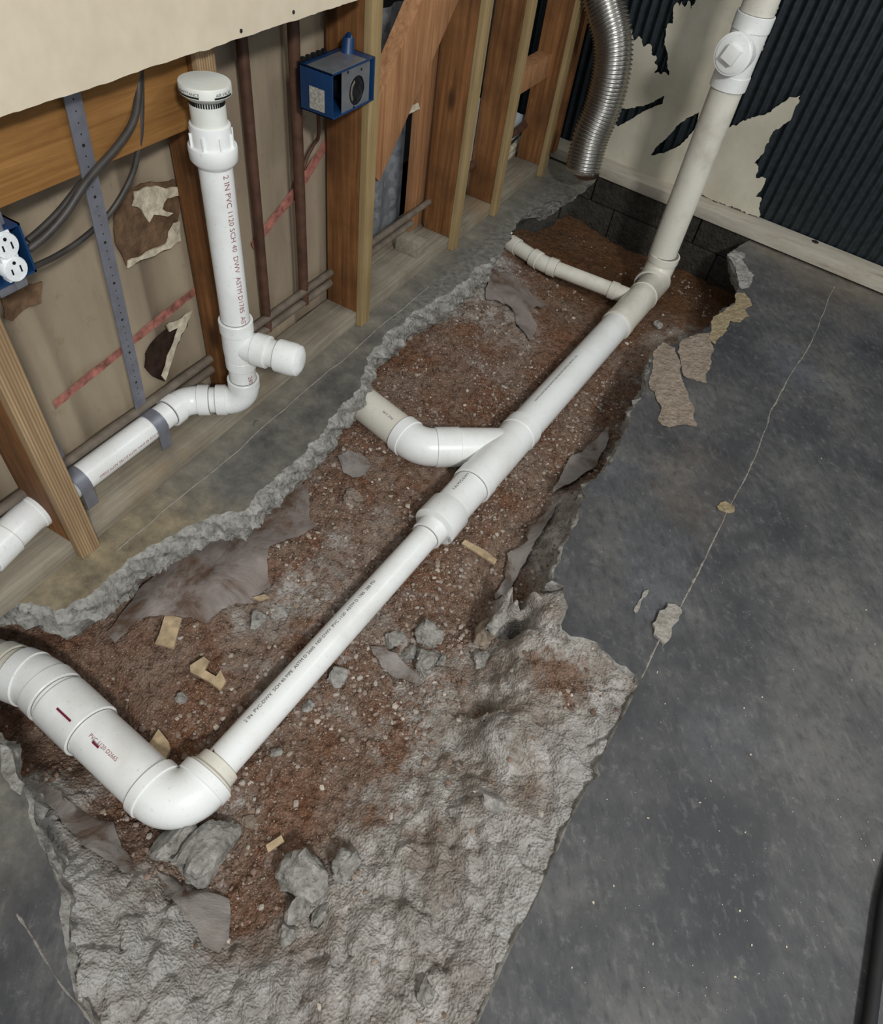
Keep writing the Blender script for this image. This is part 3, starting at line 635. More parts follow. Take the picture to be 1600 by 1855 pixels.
# galvanized sheet behind the bay right of stud B
bm = bmesh.new(); n = 60; A = []; B = []
for i in range(n+1):
    y = yB+.045+(ya_+.055-yB-.045)*i/n; o_ = .006*math.sin(2*math.pi*y/.09); A.append(bm.verts.new((-1.02+o_, y, .032))); B.append(bm.verts.new((-1.02+o_, y, .60)))
for i in range(n): bm.faces.new((A[i], A[i+1], B[i+1], B[i]))
g = bmesh.ops.solidify(bm, geom=bm.faces[:], thickness=.001)
tag(finish('galvanized_sheet', bm, 'galvanized'), 'blue-grey galvanized metal sheet seen behind the diagonal brace', 'metal sheet')
# drywall
def drywall():
    zd = (X(0, 213, -.812).z + X(645, 0, -.812).z)/2; print('drywall z', X(0, 213, -.812).z, X(645, 0, -.812).z)
    t = thing('drywall_panel', 'cream painted drywall sheet covering the top of the stud wall at upper left', 'drywall', (-.812, .3, zd))
    bm = bmesh.new(); y0, y1 = -.9, 1.235; n = 240; th = .0125
    L = [(y0+(y1-y0)*i/n) for i in range(n+1)]
    lo = [zd+float(fbm(y*30, 0, 5, 6, .65))*.0018 for y in L]
    f0 = [bm.verts.new((-.8115, y, z)) for y, z in zip(L, lo)]; b0 = [bm.verts.new((-.8242, y, z-.001+float(vn(y*160, 1, 4))*.003)) for y, z in zip(L, lo)]
    f1 = [bm.verts.new((-.8115, y, 2.4)) for y in L]; b1 = [bm.verts.new((-.8242, y, 2.4)) for y in L]
    for i in range(n):
        bm.faces.new((f0[i], f0[i+1], f1[i+1], f1[i])); bm.faces.new((b0[i+1], b0[i], b1[i], b1[i+1]))
        bm.faces.new((f0[i+1], f0[i], b0[i], b0[i+1])).material_index = 1
    bm.faces.new((f0[0], f1[0], b1[0], b0[0])); bm.faces.new((f0[-1], b0[-1], b1[-1], f1[-1]))
    bmesh.ops.recalc_face_normals(bm, faces=bm.faces[:])
    finish('panel', bm, ['drywall', 'gypsum_edge'], t)
    for px, py in ((437, 56), (532, 22)):
        c = X(px, py, -.811); bm = bmesh.new(); lathe(bm, c, (1, 0, 0), [(-.001, .0028), (.0006, .0028), (.0012, .001)], 10); finish('screw_head', bm, 'void_dark', t)
drywall()

# ------------------------------------------------------------------ rods, conduits, strap, cables
def rod(name, A, B, r, mat, label, cat, extra=None):
    bm = bmesh.new(); A = Vector(A); B = Vector(B); sweep(bm, [A, B], r, 24)
    if extra: extra(bm)
    return tag(finish(name, bm, mat), label, cat)
xr = -.925
a = X(430, 70, xr); b = X(487, 560, xr)
rod('rusty_pipe', (xr, (a.y+b.y)/2, .085), (xr, (a.y+b.y)/2, 1.5), .0105, 'rusty_pipe', 'dark rusty vertical pipe just right of the white standpipe', 'pipe')
a = X(533, 45, xr); b = X(548, 505, xr)
rod('rusty_pipe', (xr, (a.y+b.y)/2, .085), (xr, (a.y+b.y)/2, 1.5), .0115, 'rusty_pipe', 'dark rusty vertical pipe left of the blue switch box', 'pipe')
a = X(95, 800, xr)
rod('rusty_pipe', (xr, yL+.06, .085), (xr, yL+.06, 1.5), .010, 'rusty_pipe', 'dark vertical strip behind the pale stud nearest the camera', 'pipe')  # dark upright strip beside the near stud, built as a thin cylinder
XC = -.922; c1 = X(640, 462, XC); c2 = X(812, 342, XC); zc = (c1.z+c2.z)/2
print('conduit', c1, c2, X(130, 830, XC))
rod('conduit', (XC, -.5, zc), (XC, yC+.01, zc), .0088, 'dusty_conduit', 'upper dusty conduit running level through the studs above the bottom plate', 'conduit')
rod('conduit', (XC-.002, -.5, zc-.030), (XC-.002, yC-.09, zc-.030), .0092, 'dusty_conduit', 'lower dusty conduit running just under the other one behind the studs', 'conduit')
a = X(850, 290, -.93); 
rod('conduit', (-.925, yD-.12, zc+.012), (-.925, yE+.02, zc+.03), .012, 'rusty_pipe', 'short dark conduit passing through the knotty stud near the duct', 'conduit')
def strap_piece(name, pts, wdir, wd, label, grp=None):
    pts = [Vector(p) for p in pts]; bm = bmesh.new(); wdir = Vector(wdir); prev = None; n = len(pts)
    for i, p in enumerate(pts):
        t_ = (pts[min(i+1, n-1)]-pts[max(i-1, 0)]).normalized(); w_ = (wdir-t_*wdir.dot(t_)).normalized(); nn = t_.cross(w_)*.0011
        ring = [bm.verts.new(p-w_*wd/2-nn), bm.verts.new(p+w_*wd/2-nn), bm.verts.new(p+w_*wd/2+nn), bm.verts.new(p-w_*wd/2+nn)]
        if prev:
            for k in range(4): bm.faces.new((prev[k], prev[(k+1) % 4], ring[(k+1) % 4], ring[k]))
        else: bm.faces.new(ring[::-1])
        prev = ring
    bm.faces.new(prev); bmesh.ops.recalc_face_normals(bm, faces=bm.faces[:])
    return finish(name, bm, 'strap_metal', grp, True, 30)

# ------------------------------------------------------------------ standpipe with air valve
r2 = .03015; r3 = .04445
XV = -.806
def standpipe():
    r2 = .0265
    base = X(448, 730, XV); top = X(384, 270, XV); yv = (base.y+top.y)/2 + .0
    ztop = X(378, 215, XV).z; zb = base.z
    zh = ZP+.050; xh = -.902                               # the level run on the plate
    print('stand', base, top, 'ztop', ztop)
    t = thing('standpipe', 'white plastic standpipe with air valve on top and capped side cleanout', 'pipe', (XV, yv, ZP))
    zc_ = zh
    # elbow at the foot turns towards -X, second elbow turns it along the wall
    E1 = Vector((XV, yv, zc_)); E2 = Vector((xh, yv-.075, zc_))
    up = Vector((XV, yv, .5))
    a_, b_ = elbow('foot_elbow', up, E1, E2, r2, .038, .022, t)
    E3 = Vector((xh, yv-.9, zc_))
    c_, d_ = elbow('elbow', E1, E2, E3, r2, .05, .024, t)
    pipe('short_pipe', b_-(E2-E1).normalized()*.002, c_+(E2-E1).normalized()*.002, r2, t)
    # tee
    zt_ = X(432, 622, XV).z; 
    pipe('lower_pipe', (XV, yv, a_.z-.004), (XV, yv, zt_-.03), r2, t)
    bm = bmesh.new(); hub(bm, (XV, yv, zt_-.054), (XV, yv, zt_-.032), r2, .0035); hub(bm, (XV, yv, zt_+.030), (XV, yv, zt_+.056), r2)
    sweep(bm, [(XV, yv, zt_-.034), (XV, yv, zt_-.01), (XV, yv, zt_+.032)], [r2+.003, r2+.0045, r2+.003], 40)
    bd = (X(520, 655, XV+.11)-Vector((XV, yv, zt_)))
    bd = Vector((.97, .24, 0.0)).normalized(); T0 = Vector((XV, yv, zt_-.002))
    sweep(bm, [T0, T0+bd*.034, T0+bd*.036, T0+bd*.062, T0+bd*.063], [r2+.001, r2+.003, r2+.0055, r2+.0055, r2+.004], 40)
    finish('tee', bm, ['pvc', 'joint_grime'], t)
    pipe('side_stub', T0+bd*.05, T0+bd*.09, r2, t)
    bm = bmesh.new(); lathe(bm, T0+bd*.082, bd, [(0, r2+.0045), (.001, r2+.0055), (.034, r2+.0055), (.044, r2+.003), (.049, r2-.005), (.051, r2-.014), (.0515, .001)])
    finish('side_cap', bm, 'pvc', t)
    pipe('riser_pipe', (XV, yv, zt_+.04), (XV, yv, ztop-.05), r2, t)
    # air admittance valve stack
    Zt = X(377, 143, XV).z; Zn = X(382, 222, XV).z; Zc = X(388, 262, XV).z; Zb = X(392, 292, XV).z; print('valve', Zt-Zn, Zn-Zc)
    bm = bmesh.new()
    lathe(bm, (XV, yv, 0), (0, 0, 1), [(Zb-.004, r2+.001), (Zb, r2+.005), (Zb+.006, .0365), (Zc-.002, .0375), (Zc+.002, .0365), (Zc+.0035, .0312), (Zn-.002, .0305), (Zn, .0302), (Zn+.001, .0272)])
    for k in range(8):
        an = k*math.pi/4+.35; dx = Vector((math.cos(an), math.sin(an), 0)); dy = Vector((-dx.y, dx.x, 0))
        obox(bm, Vector((XV, yv, Zc)), dx, dy, Vector((0, 0, 1)), (.026, -.0012, 0), (.0345, .0012, .022))
    finish('union_nut', bm, 'pvc', t)
    bm = bmesh.new(); RC = .0375
    lathe(bm, (XV, yv, 0), (0, 0, 1), [(Zn-.01, .0262), (Zt-.029, .0262), (Zt-.0285, .0248), (Zt-.022, .0248), (Zt-.0215, .028), (Zt-.0145, .0362), (Zt-.0135, RC), (Zt-.0018, RC), (Zt-.0002, RC-.001), (Zt, RC-.004), (Zt-.0008, .001)])
    valve = finish('air_valve', bm, 'valve_cap', t)
    bm = bmesh.new()
    for k in range(44):
        an = k*2*math.pi/44; dx = Vector((math.cos(an), math.sin(an), 0)); dy = Vector((-dx.y, dx.x, 0))
        obox(bm, Vector((XV, yv, Zt)), dx, dy, Vector((0, 0, 1)), (.0235, -.001, -.0285), (.0262, .001, -.0222))
    finish('vent_slots', bm, 'black_plastic', valve)
    vc = Vector((XV, yv, 0)); tocam = (CAMP-vc); tocam.z = 0; tocam.normalize()
    def band(a0, a1, z_, h, txt, nm, th):
        bm = bmesh.new(); n = 14
        for i in range(n):
            qs = []
            for aa, zz_ in ((a0+(a1-a0)*i/n, z_), (a0+(a1-a0)*(i+1)/n, z_), (a0+(a1-a0)*(i+1)/n, z_+h), (a0+(a1-a0)*i/n, z_+h)):
                an = math.atan2(tocam.y, tocam.x)+aa; qs.append(bm.verts.new((XV+math.cos(an)*(RC+.0003), yv+math.sin(an)*(RC+.0003), zz_)))
            bm.faces.new(qs)
        finish('black_stripe', bm, 'black_ink', valve)
        an = math.atan2(tocam.y, tocam.x); cu = bpy.data.curves.new('t', 'FONT'); cu.body = txt; cu.size = .0060
        to = bpy.data.objects.new('t', cu); C.objects.link(to); bpy.context.view_layer.update()
        me = bpy.data.meshes.new_from_object(to.evaluated_get(bpy.context.evaluated_depsgraph_get())); bpy.data.objects.remove(to)
        bm = bmesh.new(); bm.from_mesh(me); bpy.data.meshes.remove(me)
        for v in bm.verts:
            aa = an+th+v.co.x/RC; v.co = Vector((XV+math.cos(aa)*(RC+.0004), yv+math.sin(aa)*(RC+.0004), z_+.0034+v.co.y))
        finish('printed_text', bm, 'ink', valve, False)
    band(-1.5, -.28, Zt-.0125, .0026, 'AIR ADMITTANCE', 'l', -1.55); band(.30, 1.2, Zt-.0125, .0026, 'AIR VALVE', 'r', .36)
    print_on_pipe('2 IN PVC 1120 SCH 40  DWV  ASTM D1785  ASTM D2665  NSF  PW  280 PSI', (XV, yv, Zb-.01), (0, 0, -1), r2, (CAMP-vc)+Vector((.0, .62, 0)), .0135, t, 'ink_red')
    # level run: passes through the pale stud and leaves at the left
    yend = X(95, 925, xh).y
    pipe('level_pipe', d_-(E3-E2).normalized()*-.002, (xh, yend, zh), r2, t)
    print_on_pipe('PVC 1120 SCH 40 DWV ASTM D1785 ASTM D2665', (xh, yv-.15, zh), (0, -1, 0), r2, (.9, 0, .05), .008, t, 'ink_red', flip=False)
    K = Vector((xh, yend, zh)); K2 = X(8, 1000, -.87); K2.z = zh-.01; K2 = K + Vector((.16, -.95, -.0)).normalized()*.4
    bm = bmesh.new(); hub(bm, K+Vector((0, .012, 0)), K+Vector((0, -.03, 0)), r2, .005); d2 = (K2-K).normalized()
    sweep(bm, [K+Vector((0, -.02, 0)), K+Vector((0, -.045, 0)), K+Vector((0, -.05, 0))+d2*.06], r2+.003, 40)
    KB = K+Vector((0, -.05, 0)); hub(bm, KB+d2*.04, KB+d2*.09, r2, .006)
    sweep(bm, [KB+d2*.05, KB+d2*.4], r2, 40); finish('bent_coupling', bm, ['pvc', 'joint_grime'], t)
    # straps
    ys = X(297, 785, xh+r2).y
    s_ = thing('hanger_strap', 'long grey perforated metal strap hanging behind the black cables and looped over the level pipe', 'strap', (xh, ys, 0))
    pts = []
    ptop = X(133, 178, -.848); pmid = X(262, 715, -.90)
    zl = zh+r2+.012
    for i in range(8):
        f = i/7; p = Vector((-.846, ptop.y, ptop.z+.05)).lerp(Vector((-.912, ys-.006, zl+.035)), f); pts.append(p)
    for i in range(11):
        an = math.radians(150-i*17); pts.append(Vector((xh+math.cos(an)*(r2+.0022), ys, zh+math.sin(an)*(r2+.0022))))
    pts.append(Vector((xh+r2*1.0, ys, ZP+.001)))
    strap_piece('band', pts, (0, 1, 0), .026, '', s_)
    bm = bmesh.new(); A_, B_ = pts[0], pts[7]; d = (B_-A_).normalized(); nx = Vector((0, 1, 0)); nx = (nx-d*nx.dot(d)).normalized(); nf = d.cross(nx); nf = nf if nf.x > 0 else -nf
    L = (B_-A_).length
    for k in range(40):
        for off_, rr_ in ((0, .0024 if k % 5 == 2 else .0011),):
            c = A_+d*(L*(k+.5)/40)+nf*.0008; lathe(bm, c, nf, [(0, rr_), (.0006, rr_)], 10)
    finish('strap_holes', bm, 'void_dark', s_)
    ys2 = X(150, 870, xh+r2).y
    s2 = thing('hanger_strap', 'short grey metal strap looped over the level white pipe beside the pale stud', 'strap', (xh, ys2, 0)); pts = []
    pts.append(Vector((-.935, ys2-.0, zh+.09))); pts.append(Vector((-.925, ys2, zh+.06)))
    for i in range(11):
        an = math.radians(150-i*17); pts.append(Vector((xh+math.cos(an)*(r2+.0022), ys2, zh+math.sin(an)*(r2+.0022))))
    pts.append(Vector((xh+r2, ys2, ZP+.001)))
    strap_piece('band', pts, (0, 1, 0), .024, '', s2)
standpipe()

def smooth_path(pts, n=60):
    P_ = [Vector(p) for p in pts]; out = []; P_ = [P_[0]*2-P_[1]]+P_+[P_[-1]*2-P_[-2]]
    m = len(P_)-3
    for i in range(n+1):
        t_ = i/n*m; k = min(int(t_), m-1); f = t_-k; a, b, c, d = P_[k:k+4]
        out.append(.5*((2*b)+(c-a)*f+(2*a-5*b+4*c-d)*f*f+(3*b-a-3*c+d)*f**3))
    return out
def cable(pts, r, label, mat='cable_jacket', squash=.55):
    bm = bmesh.new(); p = smooth_path(pts, 60); sweep(bm, p, r, 14); return tag(finish('electric_cable', bm, mat), label, 'cable')
cx = -.862
cable([X(252, 110, -.87), X(251, 160, -.866), X(243, 215, -.855), X(215, 262, -.85), X(160, 325, -.848), X(120, 385, -.85), X(85, 425, -.855), X(52, 452, -.86)], .0054, 'thick black cable curving from the drywall down to the white outlet')
cable([X(247, 112, -.882), X(243, 170, -.88), X(232, 222, -.875), X(190, 285, -.87), X(150, 330, -.87), X(108, 382, -.87), X(75, 415, -.872), X(50, 436, -.872)], .0048, 'black cable running close alongside and behind the thick one to the outlet')
cable([X(255, 112, -.868), X(256, 200, -.866), X(252, 262, -.868), X(238, 320, -.875), X(200, 385, -.885), X(150, 432, -.885), X(105, 462, -.88), X(60, 484, -.87)], .0042, 'thin dark cable sagging lowest between the drywall and the outlet')

# ------------------------------------------------------------------ electrical boxes
def outlet_box():
    xf = XF+.003; A = X(66, 492, xf); T = X(36, 403, xf)
    yr = (A.y+T.y)/2; z0 = A.z; z1 = T.z; print('outlet', A, T)
    t = thing('outlet_box', 'blue electrical box with a white duplex outlet at the left edge of the picture', 'outlet', (xf, yr, z0))
    w_ = .10; x0 = xf-.065; bm = bmesh.new(); y0 = yr-w_
    for a, b in (((x0, y0, z0), (xf, y0+.003, z1)), ((x0, yr-.003, z0), (xf, yr, z1)), ((x0, y0, z0), (xf, yr, z0+.003)), ((x0, y0, z1-.003), (xf, yr, z1)), ((x0, y0, z0), (x0+.003, yr, z1))): box(bm, a, b)
    finish('box', bm, 'blue_box', t)
    o1 = X(15, 446, xf+.004); o2 = X(25, 487, xf+.004); yc = (o1.y+o2.y)/2; zc = (o1.z+o2.z)/2
    m_ = thing('x', '', ''); bpy.data.objects.remove(m_)
    bm = bmesh.new(); box(bm, (xf-.012, yc-.012, zc-.032), (xf+.002, yc+.012, zc+.032), 0, .002)
    dz = (o1.z-o2.z)/2; dz = max(.016, min(.020, abs(dz)))
    for s_ in (1, -1):
        c = Vector((xf-.01, yc, zc+s_*dz)); lathe(bm, c, (1, 0, 0), [(0, .0165), (.0145, .0165), (.0158, .0155), (.0158, .001)], 32)
    finish('receptacle', bm, 'white_plastic', t)
    bm = bmesh.new()
    for s_ in (1, -1):
        zc2 = zc+s_*dz
        for yy, hh in ((-.0062, .0038), (.0062, .0045)): box(bm, (xf+.0055, yc+yy-.0011, zc2-.001-hh), (xf+.0062, yc+yy+.0011, zc2-.001+hh))
        lathe(bm, (xf+.0055, yc, zc2+.0092), (1, 0, 0), [(0, .0024), (.0007, .0024)], 10)
    lathe(bm, (xf+.001, yc, zc), (1, 0, 0), [(0, .002), (.0022, .002)], 10)
    finish('slots', bm, 'black_plastic', t)
    bm = bmesh.new(); box(bm, (xf-.001, yc-.006, zc+.033), (xf+.0005, yc+.006, zc+.045)); finish('mounting_ear', bm, 'steel_plate', t); bm = bmesh.new(); box(bm, (xf-.001, yc-.006, zc-.045), (xf+.0005, yc+.006, zc-.033)); finish('mounting_ear', bm, 'steel_plate', t)
    for zz_ in (z1, z0-.018):
        bm = bmesh.new(); box(bm, (x0+.012, yr-.055, zz_), (xf-.008, yr-.012, zz_+.018), 0, .003); o = finish('nail_bracket', bm, 'strap_metal', t)
outlet_box()
def device_box():
    xf = XF+.012; A = X(602, 215, xf); B = X(665, 191, xf); Tl = X(603, 134, xf); Tr = X(665, 111, xf)
    y0 = (A.y+Tl.y)/2; y1 = yB-.002; z0 = (A.z+B.z)/2; z1 = (Tl.z+Tr.z)/2; x0 = xf-.075
    print('box', A, B, Tl, Tr, y1)
    t = thing('device_box', 'blue two-gang electrical box with a grey steel plate and black device, nailed to the stud', 'electrical box', (xf, (y0+y1)/2, z0))
    bm = bmesh.new(); th = .0028
    for a, b in (((x0, y0, z0), (xf, y0+th, z1)), ((x0, y1-th, z0), (xf, y1, z1)), ((x0, y0, z0), (xf, y1, z0+th)), ((x0, y0, z1-th), (xf, y1, z1)), ((x0, y0, z0), (x0+th, y1, z1))): box(bm, a, b, 0, .0006)
    finish('box', bm, 'blue_box', t)
    ym = y0+(y1-y0)*.24; ye = y1-th-.012; zc = z0+(z1-z0)*.40; yc = (ym+ye)/2+.004
    # steel plate with a round opening
    ring = [Vector((yc+.0255*math.cos(2*math.pi*k/32), zc+.0255*math.sin(2*math.pi*k/32))) for k in range(32)]
    outl = [Vector(p) for p in ((ym, z0+th), (ye, z0+th), (ye, z1-th), (ym, z1-th))]
    sheet('steel_plate', outl, lambda u, v, w_: Vector((xf-.004+w_, u, v)), 'steel_plate', t, .0014, [ring], None)
    bm = bmesh.new(); lathe(bm, (xf-.045, yc, zc), (1, 0, 0), [(0, .0245), (.040, .0245), (.0425, .0225), (.0425, .020), (.036, .019), (.036, .001)], 36); finish('socket', bm, 'black_plastic', t)
    bm = bmesh.new()
    for k in range(10):
        a0 = math.radians(115+k*11); a1 = a0+math.radians(11)
        q_ = [bm.verts.new((xf-.0022, yc+math.cos(a)*r_, zc+math.sin(a)*r_)) for a, r_ in ((a0, .0165), (a1, .0165), (a1, .0222), (a0, .0222))]; bm.faces.new(q_)
    finish('chrome_ring', bm, 'chrome', t)
    bm = bmesh.new()
    for dy, dz in ((.004, .0), (.012, .004), (.003, -.014), (.009, -.019), (.021, .006)): lathe(bm, (xf-.0095, yc+dy, zc+dz), (1, 0, 0), [(0, .0016), (.0035, .0016), (.004, .001)], 8)
    finish('contact', bm, 'steel_plate', t)
    bm = bmesh.new(); box(bm, (x0+.018, y0+.002, z1+.0003), (xf-.001, y1-.03, z1+.0022), 0, .0005); finish('dusty_top', bm, 'steel_plate', t)  # thin light grey sheet added to stand for dust on the box top
    for yy, zz_ in ((.30, .90), (.62, .84), (.45, .06)):
        bm = bmesh.new(); lathe(bm, (xf-.003, y0+(y1-y0)*yy+.01, z0+(z1-z0)*zz_), (1, 0, 0), [(0, .0022), (.0014, .0022), (.002, .001)], 12); finish('screw', bm, 'black_plastic', t)
    bm = bmesh.new(); ln = X(583, 176, xf-.03); box(bm, (xf-.052, y0-.0006, ln.z-.022), (xf-.018, y0, ln.z+.016)); finish('sticker', bm, 'paper_label', t)
    bm = bmesh.new(); lathe(bm, (x0+.03, y1-.028, z1-.002), Vector((-.12, .3, 1)), [(0, .013), (.026, .011), (.027, .009), (.012, .008)], 20)
    o = finish('nail_bracket', bm, 'blue_box', t)
    bm = bmesh.new()
    for k in range(5): box(bm, (x0-.002, y0+.006+k*.016, z1), (x0+.006, y0+.015+k*.016, z1+.008), 0, .001)
    finish('top_clips', bm, 'black_plastic', t)
    # cable leaving downwards
    cable([Vector((x0+.02, y0+.03, z0+.002)), X(577, 245, -.905), X(568, 262, -.92), X(556, 285, -.928), X(548, 310, -.93)], .004, 'short dark cable leaving the bottom of the blue two-gang box', 'rusty_pipe')
device_box()

# ------------------------------------------------------------------ drain in the trench
ZD = -.098
def drain():
    t = thing('drain_pipe', 'white plastic drain line laid along the trench with elbows, wye, reducer and tall riser', 'pipe', tuple(F(790, 950, ZD)))
    K1 = F(322, 1470, ZD); K2 = F(1187, 512, ZD)               # 2in run then 3in run on one axis
    d = (K2-K1).normalized(); print('axis', K1, K2)
    def on(px, py):
        q_ = F(px, py, ZD); return K1 + d*((q_-K1).dot(d))
    Lft = F(72, 1236, ZD-.004); L0 = F(-70, 1182, ZD-.02)
    # near elbow 3in -> 2in
    a_, b_ = elbow('elbow', Lft, K1, K2, r3-.001, .046, .020, t)
    bm = bmesh.new(); lathe(bm, b_-d*.004, d, [(0, r3), (.008, r3), (.012, r2+.0085), (.030, r2+.007), (.031, r2+.0015), (.032, r2)], 40); finish('bushing', bm, 'pvc_dusty', t)
    rd = on(765, 967); rsh = (on(780, 951)-rd).length; rdu = on(803, 918)
    pipe('small_pipe', b_+d*.01, rd, r2, t)
    up = Vector((.35, 0, 1))
    vface = (CAMP-(K1+K2)/2)+Vector((-.75, .1, 0))
    print_on_pipe('2 IN  PVC-DWV  SCH 40 PIPE  ASTM D 2665  NSF-DWV  PVC 1120  ASTM D 1785  280 PSI', on(440, 1315), d, r2, vface, .0095, t, 'ink', True)
    # left 3in pipe with sleeve coupling and 22 degree bend
    u = (L0-Lft).normalized(); v = (K1-Lft).normalized()
    pipe('left_pipe', a_-v*.0, Lft+v*.03, r3, t)
    bm = bmesh.new(); hub(bm, Lft+v*.056, Lft+v*.142, r3, .005); finish('coupling', bm, ['pvc', 'joint_grime'], t)
    elbow('slight_bend', L0, Lft, K1, r3, .10, .030, t, n=8)
    bm = bmesh.new(); hub(bm, Lft+u*.060, Lft+u*.085, r3, .0045); finish('collar', bm, ['pvc_dusty', 'joint_grime'], t)
    pipe('end_pipe', Lft+u*.03, L0+u*.35, r3, t, 'pvc_dusty')
    print_on_pipe('PVC 1120 D2665', Lft+v*.168, v, r3, (CAMP-Lft)+Vector((-.0, -.15, 0)), .0095, t, 'ink_red')
    for p0, L in ((F(103, 1272, ZD+.06), .036), (F(158, 1342, ZD+.06), .016)):
        bm = bmesh.new(); c = Lft+v*((p0-Lft).dot(v)); f = (CAMP-c)+Vector((-.10, -.25, 0)); f = (f-v*f.dot(v)).normalized(); s = v.cross(f)
        n = 6; rr = r3+.0063
        for i in range(n):
            qs = []
            for xx, aa in ((L*i/n, -.035), (L*(i+1)/n, -.035), (L*(i+1)/n, .035), (L*i/n, .035)):
                qs.append(bm.verts.new(c+v*xx+(f*math.cos(aa)+s*math.sin(aa))*rr))
            bm.faces.new(qs)
        finish('primer_mark', bm, 'primer_red', t)
    # red primer by the bushing
    bm = bmesh.new(); c = on(388, 1395); f = (vface-d*vface.dot(d)).normalized(); s = d.cross(f)
    for i in range(8):
        aa0 = .25-i*.07; aa1 = aa0-.07
        bm.faces.new([bm.verts.new(c+d*(xx+i*.002)+(f*math.cos(aa)+s*math.sin(aa))*(r2+.0005)) for xx, aa in ((0, aa0), (.006, aa0), (.006, aa1), (0, aa1))])
    finish('primer_mark', bm, 'primer_red', t)
    # reducer
    bm = bmesh.new(); Lr = (rdu-rd).length
    lathe(bm, rd, d, [(0, r2+.005), (.001, r2+.0058), (rsh-.004, r2+.0058), (rsh-.003, r2+.0065), (rsh-.0005, r3+.003), (rsh+.001, r3+.0066), (rsh+.004, r3+.0066), (Lr-.001, r3+.0062), (Lr, r3+.0055), (Lr+.0005, r3)], 44)
    lathe(bm, rd-d*.0012, d, [(0, r2+.0008), (.0013, r2+.0008)], 40, 1); lathe(bm, rdu, d, [(0, r3+.0008), (.0013, r3+.0008)], 40, 1)
    finish('reducer', bm, ['pvc', 'joint_grime'], t)
    w0 = on(846, 877); w1 = on(938, 769)
    pipe('large_pipe', rdu-d*.01, w0+d*.01, r3, t)
    print_on_pipe('3 IN PVC-DWV', on(815, 908), d, r3, vface, .010, t, 'ink', True)
    print_on_pipe('NSF', rd+d*.045, Vector((.3, .1, -1)), r3+.006, (CAMP-rd)+Vector((.6, 0, 0)), .011, t, 'black_ink')
    # wye
    bm = bmesh.new(); Lw = (w1-w0).length
    lathe(bm, w0, d, [(0, r3+.0045), (.001, r3+.0055), (.034, r3+.0055), (.036, r3+.0035), (Lw-.040, r3+.0035), (Lw-.038, r3+.0055), (Lw-.001, r3+.0055), (Lw, r3+.0045)], 44)
    lathe(bm, w0-d*.0012, d, [(0, r3+.0008), (.0013, r3+.0008)], 40, 1); lathe(bm, w1, d, [(0, r3+.0008), (.0013, r3+.0008)], 40, 1)
    wb = F(806, 810, ZD); wc = on(905, 800); bd_ = (wb-wc).normalized(); Lb = (wb-wc).length
    print('wye branch angle', math.degrees(bd_.angle(-d)), Lb)
    lathe(bm, wc, bd_, [(0, r3+.001), (Lb-.036, r3+.0035), (Lb-.034, r3+.0055), (Lb-.001, r3+.0055), (Lb, r3+.0045)], 44)
    finish('wye', bm, ['pvc', 'joint_grime'], t)
    e1 = wb+bd_*.062; e2 = F(655, 728, ZD)
    a2, b2 = elbow('branch_elbow', wb, e1, e2, r3, .075, .028, t, n=10)
    dd = (e2-e1).normalized(); pipe('branch_pipe', b2-dd*.005, e2+dd*.16, r3, t, 'pvc_dusty')
    print_on_pipe('PVC 3 IN', b2+dd*.02, dd, r3, (CAMP-b2)+Vector((-.3, .6, 0)), .009, t, 'ink', False)
    # long 3in run
    c0 = on(1118, 592); c1 = on(1190, 508)
    pipe('long_pipe', w1-d*.01, c0+d*.01, r3, t)
    print_on_pipe('3 IN PVC-DWV SCH 40 ASTM D 2665 NSF-DWV ASTM D 1785 PVC 1120', on(955, 745), d, r3, vface, .008, t, 'ink', True)
    # combination fitting with small side inlet
    bm = bmesh.new(); Lc = (c1-c0).length
    lathe(bm, c0, d, [(0, r3+.004), (.001, r3+.005), (.03, r3+.005), (.032, r3+.003), (Lc*.62, r3+.003), (Lc*.62+.002, r3+.005), (Lc*.62+.006, r3+.005), (Lc*.62+.01, r3+.002), (Lc, r3+.002)], 44)
    ms = on(1158, 545); sb = F(1095, 520, ZD); sbd = (sb-ms).normalized(); rs = .0241
    lathe(bm, ms, sbd, [(0, rs+.002), (.075, rs+.002), (.077, rs+.0045), (.10, rs+.0045), (.101, rs)], 36)
    finish('side_inlet_fitting', bm, ['pvc_dusty', 'joint_grime'], t)
    s1 = F(1010, 490, ZD); s2 = F(925, 440, ZD+.004)
    e_a, e_b = elbow('side_elbow', sb, F(985, 478, ZD), s2, rs, .12, .03, t, 'pvc_dusty', 8)
    pipe('side_pipe', ms+sbd*.08, e_a, rs, t, 'pvc_dusty')
    dd2 = (s2-F(985, 478, ZD)).normalized(); pipe('side_pipe', e_b, s2+dd2*.12, rs, t, 'pvc_dusty')
    bm = bmesh.new(); hub(bm, s2-dd2*.035, s2-dd2*.0, rs, .004); finish('side_coupling', bm, ['pvc_dusty', 'joint_grime'], t)
    # riser
    yR = 2.262; r_ = ray((1262, 290)); tt = yR/r_[1]; xR = r_[0]*tt; r_ = ray((1385, 0)); tt = yR/r_[1]; print('riser x', xR, r_[0]*tt); xR = (xR+r_[0]*tt)/2
    kb = Vector((xR+.012, yR, ZD)); E_ = c1
    elbow('heel_elbow', c0, kb, Vector((xR+.006, yR, .5)), r3+.001, .058, .024, t, 'pvc_dusty')
    zj = H+ray((1345, 95))[2]*yR/ray((1345, 95))[1]
    pipe('riser', (xR+.004, yR, ZD+.07), (xR, yR, zj-.055), r3, t, 'pvc_dusty'); pipe('upper_riser', (xR, yR, zj+.06), (xR, yR, zj+1.0), r3, t, 'pvc_dusty')
